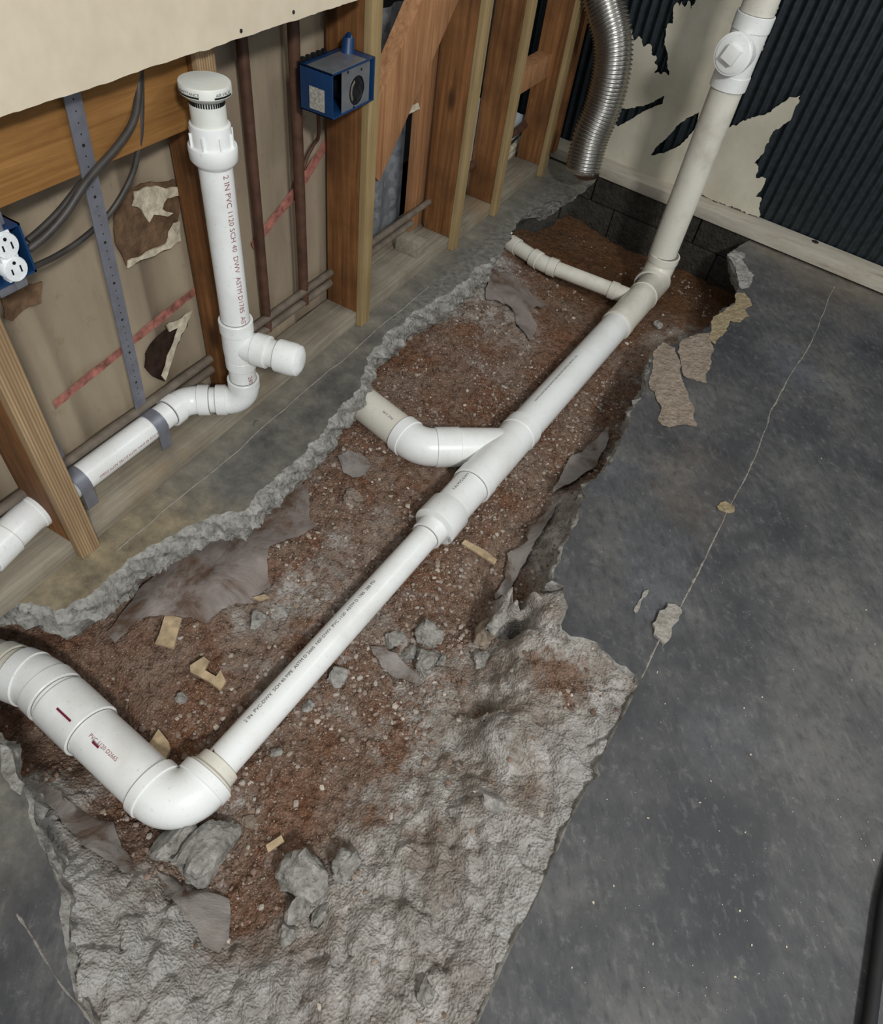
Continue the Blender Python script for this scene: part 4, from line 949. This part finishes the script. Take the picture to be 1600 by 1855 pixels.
    # cleanout tee
    bm = bmesh.new(); hub(bm, (xR, yR, zj-.085), (xR, yR, zj-.05), r3, .0055); hub(bm, (xR, yR, zj+.052), (xR, yR, zj+.088), r3, .0055)
    sweep(bm, [(xR, yR, zj-.052), (xR, yR, zj+.054)], r3+.0035, 44)
    bd2 = Vector((-.10, -1, .12)).normalized(); T0 = Vector((xR, yR, zj)); lathe(bm, T0, bd2, [(0, r3), (.052, r3+.001), (.053, r3+.004), (.078, r3+.004), (.079, r3+.0)], 44)
    finish('cleanout_tee', bm, ['pvc', 'joint_grime'], t)
    bm = bmesh.new(); lathe(bm, T0+bd2*.074, bd2, [(0, r3-.001), (.008, r3-.001), (.0095, r3-.004), (.0095, .001)], 44)
    ux = Vector((0, 0, 1)); sx_ = bd2.cross(ux).normalized(); ux = sx_.cross(bd2).normalized(); a45 = math.radians(18)
    s1_ = (sx_*math.cos(a45)+ux*math.sin(a45)); u1_ = (-sx_*math.sin(a45)+ux*math.cos(a45))
    obox(bm, T0+bd2*.083, s1_, u1_, bd2, (-.018, -.018, 0), (.018, .018, .022), bev=.0015)
    finish('cleanout_plug', bm, 'pvc', t)
    return t
drain()

# ------------------------------------------------------------------ flexible duct
def duct():
    r = .058; yq = WA.y-.03
    def Yp(px, py, y): 
        q_ = ray((px, py)); s = y/q_[1]; return Vector((q_[0]*s, y, H+q_[2]*s))
    pts = [Vector((-.86, 2.50, 1.9)), Vector((-.86, 2.49, 1.5)), Yp(1030, -260, 2.47), Yp(1050, -160, 2.46), Yp(1078, -60, 2.45), Yp(1096, 10, 2.44), Yp(1110, 70, 2.43), Yp(1108, 130, 2.42), Yp(1092, 195, 2.41), Yp(1070, 250, 2.39), Yp(1056, 308, 2.37)]
    p = smooth_path(pts, 1800); L = 0; rad = []; acc = 0
    for i, q_ in enumerate(p):
        if i: acc += (p[i]-p[i-1]).length
        rad.append(r + .0034*math.cos(2*math.pi*acc/.0105))
    bm = bmesh.new(); sweep(bm, p, rad, 40, 0, False)
    print('duct end', p[-1])
    o = tag(finish('flexible_duct', bm, 'foil', None, True, 80), 'silver ribbed flexible aluminium duct hanging in the room corner', 'duct')
    bm = bmesh.new(); e = p[-1]; dd = (p[-1]-p[-8]).normalized(); lathe(bm, e-dd*.003, dd, [(0, r+.0015), (.012, r), (.022, r*.86), (.03, r*.5), (.032, .001)], 36); finish('crimped_end', bm, 'foil', o)
duct()

# ------------------------------------------------------------------ loose things in and around the trench
def rock(name, px, py, w_px, h_px, label, group, mat='concrete', seed=0, sink=.25, squash=.7, cat='rock'):
    c = F(px, py, -.1); z = gz(c); c = F(px, py, z); z = gz(c)
    k = (c-CAMP).length/FPX; a = w_px*k*.5; b = h_px*k*.5*1.15; h = (a+b)/2*squash
    bm = bmesh.new(); bmesh.ops.create_icosphere(bm, subdivisions=4, radius=1)
    rng = random.Random(seed); planes = []
    for i in range(9):
        v = Vector((rng.gauss(0, 1), rng.gauss(0, 1), rng.gauss(0, .8))).normalized(); planes.append((v, rng.uniform(.5, .85)))
    ox = seed*7.3
    for v in bm.verts:
        for n_, d_ in planes:
            e = v.co.dot(n_)-d_
            if e > 0: v.co -= n_*e*.96
        nn = float(fbm(v.co.x*2.6+ox, v.co.y*2.6+v.co.z*2.3, 5, 30+seed % 7, .62))*.26; v.co *= (1+nn)
    for v in bm.verts: v.co = Vector((v.co.x*a, v.co.y*b, v.co.z*h))+Vector((c.x, c.y, z+h*(1-2*sink)*.8))
    return tag(finish(name, bm, mat, None, True, 32), label, cat, group)
RK = [(556, 1592, 84, 92, 'largest rounded grey concrete lump in the lower half of the trench', 1), (628, 1568, 46, 62, 'upright grey concrete lump just right of the largest one', 2),
      (374, 1552, 70, 118, 'tall grey concrete lump standing right below the pipe elbow', 3), (318, 1530, 56, 80, 'broken pale concrete chunk wedged directly under the pipe elbow', 4),
      (540, 1650, 38, 46, 'small pale rock touching the foot of the largest concrete lump', 5), (584, 1656, 26, 46, 'narrow pale rock right below the largest concrete lump', 6), (524, 1694, 34, 30, 'small flat rock lowest of the group under the largest lump', 7),
      (780, 1150, 50, 56, 'grey jagged chunk topmost of the pile beside the pipe', 8), (738, 1190, 26, 40, 'small pale chunk in the middle of the jagged pile', 9), (776, 1200, 46, 50, 'rounded grey chunk at the lower right of the jagged pile', 10), (712, 1160, 44, 36, 'flat grey chunk at the upper left of the jagged pile', 11),
      (800, 1198, 16, 26, 'tiny grey chunk at the right end of the jagged pile', 12), (902, 1130, 40, 78, 'pointed grey slab fragment leaning at the trench edge', 13), (878, 1150, 40, 60, 'dull brown fragment left of the pointed slab fragment', 14), (872, 1198, 34, 40, 'grey lump in the crack below the pointed slab fragment', 15),
      (468, 1122, 32, 40, 'pale grey chip of rock beside the pipe, left of its middle', 16), (512, 1108, 36, 16, 'flat light chip just above the pale grey one', 17), (640, 905, 40, 34, 'crumbly brown clod below the round patch', 18), (1192, 590, 18, 20, 'small white stone right of the far pipe', 19),
      (330, 1268, 22, 16, 'small cream pebble in the soil near the wood scraps', 20), (560, 1278, 18, 26, 'small pale stone lying below the pipe at mid-length', 21), (893, 1458, 46, 28, 'grey broken bit lying on the rubble slope', 22), (770, 1800, 26, 40, 'pale bump of concrete near the bottom edge', 23),
      (612, 1226, 44, 42, 'flat light grey concrete flake just right of the pipe', 24), (450, 1490, 26, 22, 'small brown-grey stone right of the tall lump', 25), (500, 1365, 20, 18, 'small grey stone close to the right side of the near pipe', 26)]
for px, py, w_, h_, lb, sd in RK:
    rock('concrete_chunk' if w_ > 30 else 'stone', px, py, w_, h_, lb, None, 'concrete_warm' if sd in (14, 18, 25) else 'concrete', sd, .3, .45 if sd in (17, 24, 11) else .75, 'rock')
def draped(name, px_pts, label, mat, cat, lift=.004, thick=.0012, bump=.005, seed=0, zt=-.1, group=None, jagamp=.004, top=None):
    base = [F(a, b, zt) for a, b in px_pts]; out = jag(base, .012, jagamp, seed)
    V, Fc = tri(out, (), .014); xs = np.array([v.x for v in V]); ys = np.array([v.y for v in V])
    # follow the smooth ground, not its grit
    acc = 0
    for dx, dy in ((0, 0), (.012, 0), (-.012, 0), (0, .012), (0, -.012)): acc = acc+ground_z(xs+dx, ys+dy)[0]
    mx = np.maximum(acc/5, ground_z(xs, ys)[0]); z = mx+lift+fbm(xs*14+seed, ys*14, 3, seed)*bump
    zd = {(round(v.x, 6), round(v.y, 6)): float(z[i]) for i, v in enumerate(V)}
    bm = bmesh.new(); tp = [bm.verts.new((v.x, v.y, float(z[i])+thick)) for i, v in enumerate(V)]; bt = [bm.verts.new((v.x, v.y, float(z[i]))) for i, v in enumerate(V)]
    cnt = {}
    for f in Fc:
        bm.faces.new([tp[i] for i in f]); bm.faces.new([bt[i] for i in reversed(f)])
        for i in range(len(f)):
            e = (f[i], f[(i+1) % len(f)]); cnt.setdefault(tuple(sorted(e)), []).append(e)
    for v in cnt.values():
        if len(v) == 1: a, c = v[0]; bm.faces.new((tp[c], tp[a], bt[a], bt[c]))
    for v in [v for v in bm.verts if not v.link_faces]: bm.verts.remove(v)
    bmesh.ops.recalc_face_normals(bm, faces=bm.faces[:])
    return tag(finish(name, bm, mat, None, True, 50), label, cat, group)
draped('plastic_sheet', [(185, 1130), (250, 1060), (330, 1000), (400, 960), (470, 925), (520, 870), (545, 862), (560, 915), (572, 948), (540, 965), (490, 985), (482, 1010), (490, 1050), (455, 1080), (425, 1082), (400, 1095), (372, 1120), (345, 1112), (290, 1108), (240, 1118), (200, 1150)], 'large purplish grey plastic sheet sticking out under the broken slab edge at left', 'plastic_sheet', 'plastic sheet', .008, bump=.012, seed=3, zt=-.09)
draped('plastic_sheet', [(545, 880), (556, 850), (560, 905), (550, 925), (525, 930)], 'small purplish plastic flap under the slab edge above the large sheet', 'plastic_sheet', 'plastic sheet', .01, seed=4, zt=-.09)
draped('plastic_sheet', [(280, 1575), (310, 1585), (340, 1612), (375, 1612), (412, 1625), (415, 1700), (400, 1728), (372, 1718), (330, 1650), (300, 1625)], 'smooth grey plastic sheet lying at the foot of the tall concrete lump', 'plastic_sheet_grey', 'plastic sheet', .006, bump=.004, seed=5, zt=-.09)
draped('plastic_sheet', [(40, 1405), (110, 1430), (150, 1470), (200, 1480), (215, 1520), (240, 1560), (262, 1595), (230, 1590), (150, 1530), (110, 1480), (60, 1440)], 'grey plastic sheet edge along the broken slab at lower left', 'plastic_sheet_grey', 'plastic sheet', .006, seed=6, zt=-.1)
draped('plastic_sheet', [(990, 925), (1008, 925), (985, 965), (958, 1010), (925, 1060), (905, 1090), (902, 1055), (922, 1035), (920, 998), (955, 985), (960, 950)], 'long grey plastic strip along the right side of the trench', 'plastic_sheet_grey', 'plastic sheet', .012, seed=7, zt=-.12)
draped('plastic_sheet', [(1105, 765), (1100, 800), (1078, 845), (1040, 868), (1000, 895), (1020, 850), (1040, 815), (1085, 790)], 'grey plastic strip further up the right side of the trench', 'plastic_sheet_grey', 'plastic sheet', .012, seed=8, zt=-.12)
draped('plastic_sheet', [(880, 500), (920, 500), (960, 520), (990, 545), (960, 560), (975, 580), (965, 605), (940, 585), (925, 555), (880, 545)], 'dirty torn plastic scrap below the small side pipe', 'plastic_sheet', 'plastic sheet', .008, bump=.014, seed=9, zt=-.09)
draped('concrete_patch', [(612, 828), (632, 816), (655, 820), (670, 838), (662, 858), (640, 866), (622, 856)], 'round flat grey patch of concrete in the soil left of the wye', 'plastic_sheet_grey', 'concrete patch', .004, bump=.002, seed=10, zt=-.12)
draped('plastic_sheet', [(672, 1170), (700, 1165), (735, 1200), (765, 1240), (720, 1225), (690, 1205)], 'grey plastic flap under the jagged rock pile', 'plastic_sheet_grey', 'plastic sheet', .006, seed=11, zt=-.12)
# wood scraps
def scrap(px_pts, label, th=.006, lift=.006, seed=0, mat='scrap_wood', tilt=0):
    base = [F(a, b, -.12) for a, b in px_pts]; c = sum((p for p in base), Vector())/len(base); z = max(gz(p) for p in base+[c])*.6+gz(c)*.4+lift
    zc_ = z; base = [F(a, b, zc_) for a, b in px_pts]
    out = [p.to_2d() for p in base]; cc = sum(out, Vector((0, 0)))/len(out)
    o = sheet('wood_scrap', out, lambda u, v, w_: Vector((u, v, zc_+w_+(u-cc.x)*tilt)), mat, None, th, (), None); return tag(o, label, 'wood scrap')
scrap([(300, 1116), (330, 1122), (316, 1176), (282, 1168), (290, 1150)], 'rectangular tan wood scrap nearest the plastic sheet')
scrap([(345, 1208), (370, 1192), (380, 1200), (372, 1216), (392, 1228), (400, 1216), (410, 1236), (400, 1253), (378, 1236), (346, 1220)], 'bow-tie shaped tan wood scrap in the middle of the brown soil')
scrap([(288, 1322), (308, 1348), (310, 1362), (296, 1392), (262, 1370), (270, 1350)], 'pointed tan wood scrap lying against the near pipe', .008, .010, tilt=.15)
scrap([(482, 1532), (510, 1514), (516, 1526), (486, 1545)], 'small pale rectangular wood scrap above the largest concrete lump', .004)
scrap([(836, 986), (842, 980), (880, 1000), (900, 1016), (896, 1024), (870, 1008)], 'thin pale wood sliver lying right of the reducer', .005, .008)
scrap([(458, 1084), (480, 1078), (488, 1084), (470, 1090)], 'tiny pale wood chip beside the plastic sheet', .004, .006)
# gravel in the trench
def gravel():
    rng = random.Random(11); verts = []; faces = []
    ico = bmesh.new(); bmesh.ops.create_icosphere(ico, subdivisions=1, radius=1); iv = [v.co.copy() for v in ico.verts]; ico.verts.ensure_lookup_table()
    jf = [[v.index for v in f.verts] for f in ico.faces]; ico.free()
    N = 90000; X_ = RNG.uniform(-.95, .3, N); Y_ = RNG.uniform(-.3, 2.5, N)
    dens = np.clip(.30+fbm(X_*6, Y_*6, 3, 90)*1.6+.45*np.exp(-((X_+.45)**2+(Y_-.55)**2)/.12), .03, 1)*np.where(Y_ > 1.75, .25, 1.0); keep = RNG.random(N) < dens; X_ = X_[keep]; Y_ = Y_[keep]
    Z_, r_ = ground_z(X_, Y_); nv = 0
    for x, y, z, rr in zip(X_, Y_, Z_, r_):
        if not inside((x, y), hole): continue
        if rr > .6 and rng.random() < min(.97, .6+rr*.3): continue
        s = .0011+.0046*rng.random()**4.5
        sx, sy, sz = s*rng.uniform(.7, 1.4), s*rng.uniform(.7, 1.4), s*rng.uniform(.5, .9); an = rng.random()*6.28; ca, sa = math.cos(an), math.sin(an)
        for v in iv:
            j = rng.uniform(.72, 1.2); a = v.x*sx*j; b = v.y*sy*j; verts.append((x+a*ca-b*sa, y+a*sa+b*ca, z+v.z*sz*j+sz*.25))
        for f in jf: faces.append([i+nv for i in f])
        nv += len(iv)
    me = bpy.data.meshes.new('gravel'); me.from_pydata(verts, [], faces); me.materials.append(MT['gravel']); o = bpy.data.objects.new('gravel', me); C.objects.link(o)
    print('gravel', nv//12)
    tag(o, 'loose grit and small pebbles scattered over the trench soil', 'gravel', kind='stuff')
gravel()
# spalled patches on the slab
def spall(pts, label, mat, seed, th=.0016, cat='concrete patch', name='spalled_patch'):
    out = jag([F(a, b, .001) for a, b in pts], .008, .004, seed)
    o = sheet(name, out, lambda u, v, w_: Vector((u, v, .0004+w_)), mat, None, th, (), .008, lambda u, v: float(fbm(u*70, v*70, 3, seed))*.004+.0008)
    return tag(o, label, cat)
spall([(1334, 532), (1348, 530), (1360, 545), (1362, 555), (1350, 562), (1358, 575), (1340, 584), (1322, 582), (1318, 600), (1302, 612), (1296, 624), (1286, 618), (1284, 602), (1290, 590), (1292, 575), (1312, 562), (1330, 552)], 'yellowish tan crumbled patch on the rim of the far hole', 'mortar_tan', 1)
spall([(1232, 622), (1262, 606), (1284, 604), (1290, 630), (1288, 660), (1276, 678), (1280, 694), (1262, 690), (1238, 682), (1232, 655), (1228, 640)], 'rough pinkish grey chipped patch below the tan one', 'concrete_warm', 2)
spall([(1184, 640), (1200, 620), (1222, 632), (1232, 660), (1236, 690), (1248, 712), (1258, 745), (1262, 772), (1245, 770), (1212, 775), (1196, 766), (1198, 740), (1186, 712), (1178, 705), (1182, 670)], 'largest pinkish chipped patch reaching onto the dark floor', 'concrete_warm', 3)
spall([(1318, 462), (1330, 455), (1352, 460), (1345, 470), (1356, 490), (1366, 500), (1356, 520), (1342, 525), (1336, 505), (1334, 485)], 'pale flaked rim at the right side of the far hole', 'concrete', 4)
spall([(1182, 1150), (1180, 1132), (1192, 1108), (1208, 1094), (1222, 1098), (1234, 1106), (1228, 1126), (1214, 1140), (1212, 1160), (1202, 1168), (1190, 1158)], 'lump of dried pale mortar on the floor crack', 'mortar_pale', 5, .006)
spall([(1148, 1106), (1168, 1072), (1174, 1070), (1170, 1082), (1152, 1112)], 'thin pale mortar streak left of the mortar lump', 'mortar_pale', 6, .002)
spall([(1298, 918), (1312, 912), (1328, 918), (1330, 926), (1312, 926), (1302, 924)], 'small tan mortar blob beside the floor crack', 'mortar_tan', 7, .003)
spall([(0, 1348), (12, 1352), (30, 1390), (44, 1420), (40, 1440), (20, 1430), (5, 1400)], 'light broken lip of the slab at the left edge', 'concrete', 10, .004)
# joint line in the slab
def crack(pts, wd, label, seed, nm='trim_2', mat='mortar_pale'):
    P_ = smooth_path([F(a, b, 0) for a, b in pts], 240); bm = bmesh.new(); prev = None
    for i, p in enumerate(P_):
        t_ = (P_[min(i+1, len(P_)-1)]-P_[max(0, i-1)]).normalized(); n_ = Vector((-t_.y, t_.x, 0)); w_ = wd*(.55+.9*abs(float(fbm(p.x*40, p.y*40, 3, seed)))*2); o_ = n_*float(fbm(p.x*20, p.y*20, 2, seed+3))*.004
        ring = [bm.verts.new(p+o_-n_*w_*.5+Vector((0, 0, .0002))), bm.verts.new(p+o_+Vector((0, 0, .0016))), bm.verts.new(p+o_+n_*w_*.5+Vector((0, 0, .0002)))]
        if prev:
            for k in (0, 1): bm.faces.new((prev[k], ring[k], ring[k+1], prev[k+1]))
        prev = ring
    bmesh.ops.recalc_face_normals(bm, faces=bm.faces[:]); return structure(finish(nm, bm, mat))
crack([(1162, 1228), (1182, 1185), (1200, 1150), (1232, 1100), (1276, 1015), (1316, 930), (1342, 880), (1376, 805), (1400, 740), (1432, 680), (1470, 620), (1500, 545), (1512, 520)], .0032, '', 3)
crack([(30, 1655), (70, 1712), (110, 1780), (150, 1830), (190, 1900)], .0022, '', 5, 'trim_3')
bm = bmesh.new(); prev = None
for i in range(260):
    y = .42+1.14*i/259; x = -.788+float(fbm(y*6, 0, 3, 14))*.012; hw = .0006+.001*abs(float(vn(y*50, 0, 3)))*2
    ring = [bm.verts.new((x-hw, y, .0002)), bm.verts.new((x, y, .0012)), bm.verts.new((x+hw, y, .0002))]
    if prev:
        for k in (0, 1): bm.faces.new((prev[k], ring[k], ring[k+1], prev[k+1]))
    prev = ring
bmesh.ops.recalc_face_normals(bm, faces=bm.faces[:]); structure(finish('trim_4', bm, 'mortar_pale'))
# paint flecks on the slab
def flecks():
    bm = bmesh.new(); rng = random.Random(5)
    P_ = [(1413, 930), (1491, 691), (1488, 831), (1437, 1213), (1569, 1105), (1543, 1232), (1381, 1263), (1348, 1283), (1585, 1167), (1360, 1367), (1425, 1715), (1362, 1712), (1340, 1650), (1183, 1710), (1332, 1770), (1268, 1454), (1560, 1520), (1568, 1532), (1583, 1558), (1523, 1480), (1518, 1448), (1112, 1605), (1133, 1645), (1350, 1508), (1100, 1448), (1174, 1482), (1191, 1218), (1205, 1275), (1169, 540), (1465, 1090), (1288, 1415), (1540, 950), (1075, 1635), (1165, 895), (1090, 1000), (1036, 1753)]
    for px, py in P_+[(rng.uniform(1150, 1590), rng.uniform(900, 1840)) for _ in range(110)]:
        c = F(px, py, .0004); s = rng.uniform(.0010, .0026) if (px, py) in P_ else rng.uniform(.0004, .0010); an = rng.random()*6; e = rng.uniform(.35, .9)
        k = 6; pts = []
        for i in range(k):
            a = i*6.283/k; x = math.cos(a)*s*rng.uniform(.7, 1.2); y = math.sin(a)*s*e*rng.uniform(.7, 1.2); pts.append(c+Vector((x*math.cos(an)-y*math.sin(an), x*math.sin(an)+y*math.cos(an), 0)))
        lo = [bm.verts.new(p) for p in pts]; hi = [bm.verts.new(p+Vector((0, 0, .0008))) for p in pts]; bm.faces.new(hi)
        for i in range(k): bm.faces.new((lo[i], lo[(i+1) % k], hi[(i+1) % k], hi[i]))
    tag(finish('paint_flecks', bm, 'plaster'), 'tiny white paint and plaster flecks sprinkled on the dark floor', 'flecks', kind='stuff')
flecks()
# black cord at the lower right
bm = bmesh.new(); sweep(bm, smooth_path([F(1640, 1500, .011), F(1606, 1620, .011), (F(1592, 1720, .011)), F(1574, 1860, .011), F(1560, 1960, .011)], 40), .0095, 20)
tag(finish('rubber_hose', bm, 'black_rubber'), 'black rubber hose lying on the floor at the lower right corner', 'hose')

# ------------------------------------------------------------------ details in the stud bays
def wall_patch(name, pts, x, mat, label, cat, th=.003, amp=.003, seed=0, bump=.006):
    uv = [X(a, b, x) for a, b in pts]; out = jag([Vector((p.y, p.z)) for p in uv], .009, amp, seed)
    o = sheet(name, out, lambda u, v, w_: Vector((x+w_, u, v)), mat, None, th, (), .012, lambda u, v: abs(float(fbm(u*30, v*30, 3, seed)))*bump); return tag(o, label, cat)
XB = -.9435
wall_patch('torn_patch', [(222, 352), (262, 330), (320, 325), (324, 360), (318, 405), (322, 440), (290, 452), (228, 482), (206, 440), (205, 395)], XB, 'torn_brown', 'torn brown patch of backing beside the strap', 'torn patch', seed=21)
wall_patch('plaster_flake', [(240, 345), (272, 338), (300, 342), (318, 338), (322, 352), (300, 358), (290, 376), (312, 385), (300, 392), (276, 388), (268, 402), (255, 380), (236, 372)], XB+.006, 'plaster', 'cream crumbly plaster flake high on the torn brown patch', 'plaster', seed=22)
wall_patch('plaster_flake', [(312, 402), (324, 400), (326, 436), (306, 448), (250, 470), (228, 484), (230, 472), (262, 456), (300, 440), (304, 420)], XB+.006, 'plaster', 'cream plaster flake along the bottom of the torn brown patch', 'plaster', seed=23)
wall_patch('torn_patch', [(262, 640), (280, 610), (300, 595), (345, 565), (338, 590), (318, 625), (305, 665), (296, 690), (275, 680), (262, 665)], XB, 'torn_dark', 'dark torn hole in the backing above the conduits', 'torn hole', seed=24)
wall_patch('plaster_flake', [(300, 590), (320, 578), (346, 562), (336, 582), (318, 622), (306, 660), (298, 688), (292, 680), (298, 660), (312, 620), (322, 592), (305, 600)], XB+.008, 'plaster', 'curled cream flake hanging at the dark torn hole', 'plaster', seed=25)
wall_patch('torn_patch', [(0, 535), (18, 520), (60, 515), (72, 508), (70, 545), (40, 560), (20, 580), (5, 575)], XB, 'torn_brown', 'torn brown patch directly below the white outlet', 'torn patch', seed=26)
for pts, lb, sd in (([(95, 727), (240, 610), (365, 508), (372, 520), (240, 626), (100, 742)], 'faded red stripe painted across the backing left of the standpipe', 31), ([(455, 440), (480, 405), (540, 330), (600, 232), (606, 244), (548, 345), (486, 420), (460, 452)], 'faded red stripe rising between the rusty pipes to the blue box', 32)):
    wall_patch('red_stripe', pts, XB+.0005, 'red_mark', lb, 'stripe', .0006, .0015, sd, .0004)
wall_patch('white_scrap', [(852, 172), (872, 178), (862, 245), (852, 290), (838, 300)], -.94, 'white_paper', 'white paper scrap showing between the two knotty studs', 'paper', .002, .001, 33)
wall_patch('white_scrap', [(928, 200), (958, 212), (950, 232), (922, 258)], -.95, 'white_paper', 'pale blue-white scrap behind the yellowish strip near the duct', 'paper', .002, .001, 34)
for i, (a, b, lb) in enumerate((((925, 272), (950, 245), 'upper pale round bundle between the last studs'), ((922, 284), (948, 258), 'lower pale round bundle between the last studs'))):
    A = X(a[0]-6, a[1]+4, -.96); B = X(b[0]+10, b[1]-8, -.96); bm = bmesh.new(); sweep(bm, [A, B], .010, 16); tag(finish('plaster_roll', bm, 'plaster'), lb, 'roll')
wall_patch('plaster_flake', [(732, 200), (742, 192), (756, 186), (758, 196), (746, 202), (734, 208)], -.955, 'plaster', 'small white plaster crumb behind the diagonal brace', 'plaster', seed=35)
# nail sticking out near the standpipe foot
bm = bmesh.new(); c = F(460, 772, 0.001); sweep(bm, [c, c+Vector((.004, .004, .012)), c+Vector((.010, .008, .016))], .0016, 8); tag(finish('bent_nail', bm, 'steel_plate'), 'tiny bent nail by the foot of the standpipe', 'nail')

# ------------------------------------------------------------------ groups of look-alikes
GR = {'rock': 'loose rocks and concrete lumps in the trench', 'wood scrap': 'wood scraps in the trench', 'plastic sheet': 'torn plastic sheets in the trench', 'pipe': 'vertical rusty pipes in the wall',
      'conduit': 'conduits in the wall', 'cable': 'electric cables in the wall', 'strap': 'metal hanger straps', 'board': 'boards of the wall frame', 'concrete patch': 'rough patches on the concrete',
      'plaster': 'plaster flakes on the wall backing', 'torn patch': 'torn patches of the wall backing', 'stripe': 'red stripes on the wall backing', 'roll': 'pale round bundles', 'paper': 'paper scraps'}
for o in list(bpy.data.objects):
    c = o.get('category')
    if o.parent is None and c in GR and not o.get('group') and o.name.split('.')[0] not in ('drain_pipe', 'standpipe', 'torn_facing_paper', 'concrete_patch'): o['group'] = GR[c]
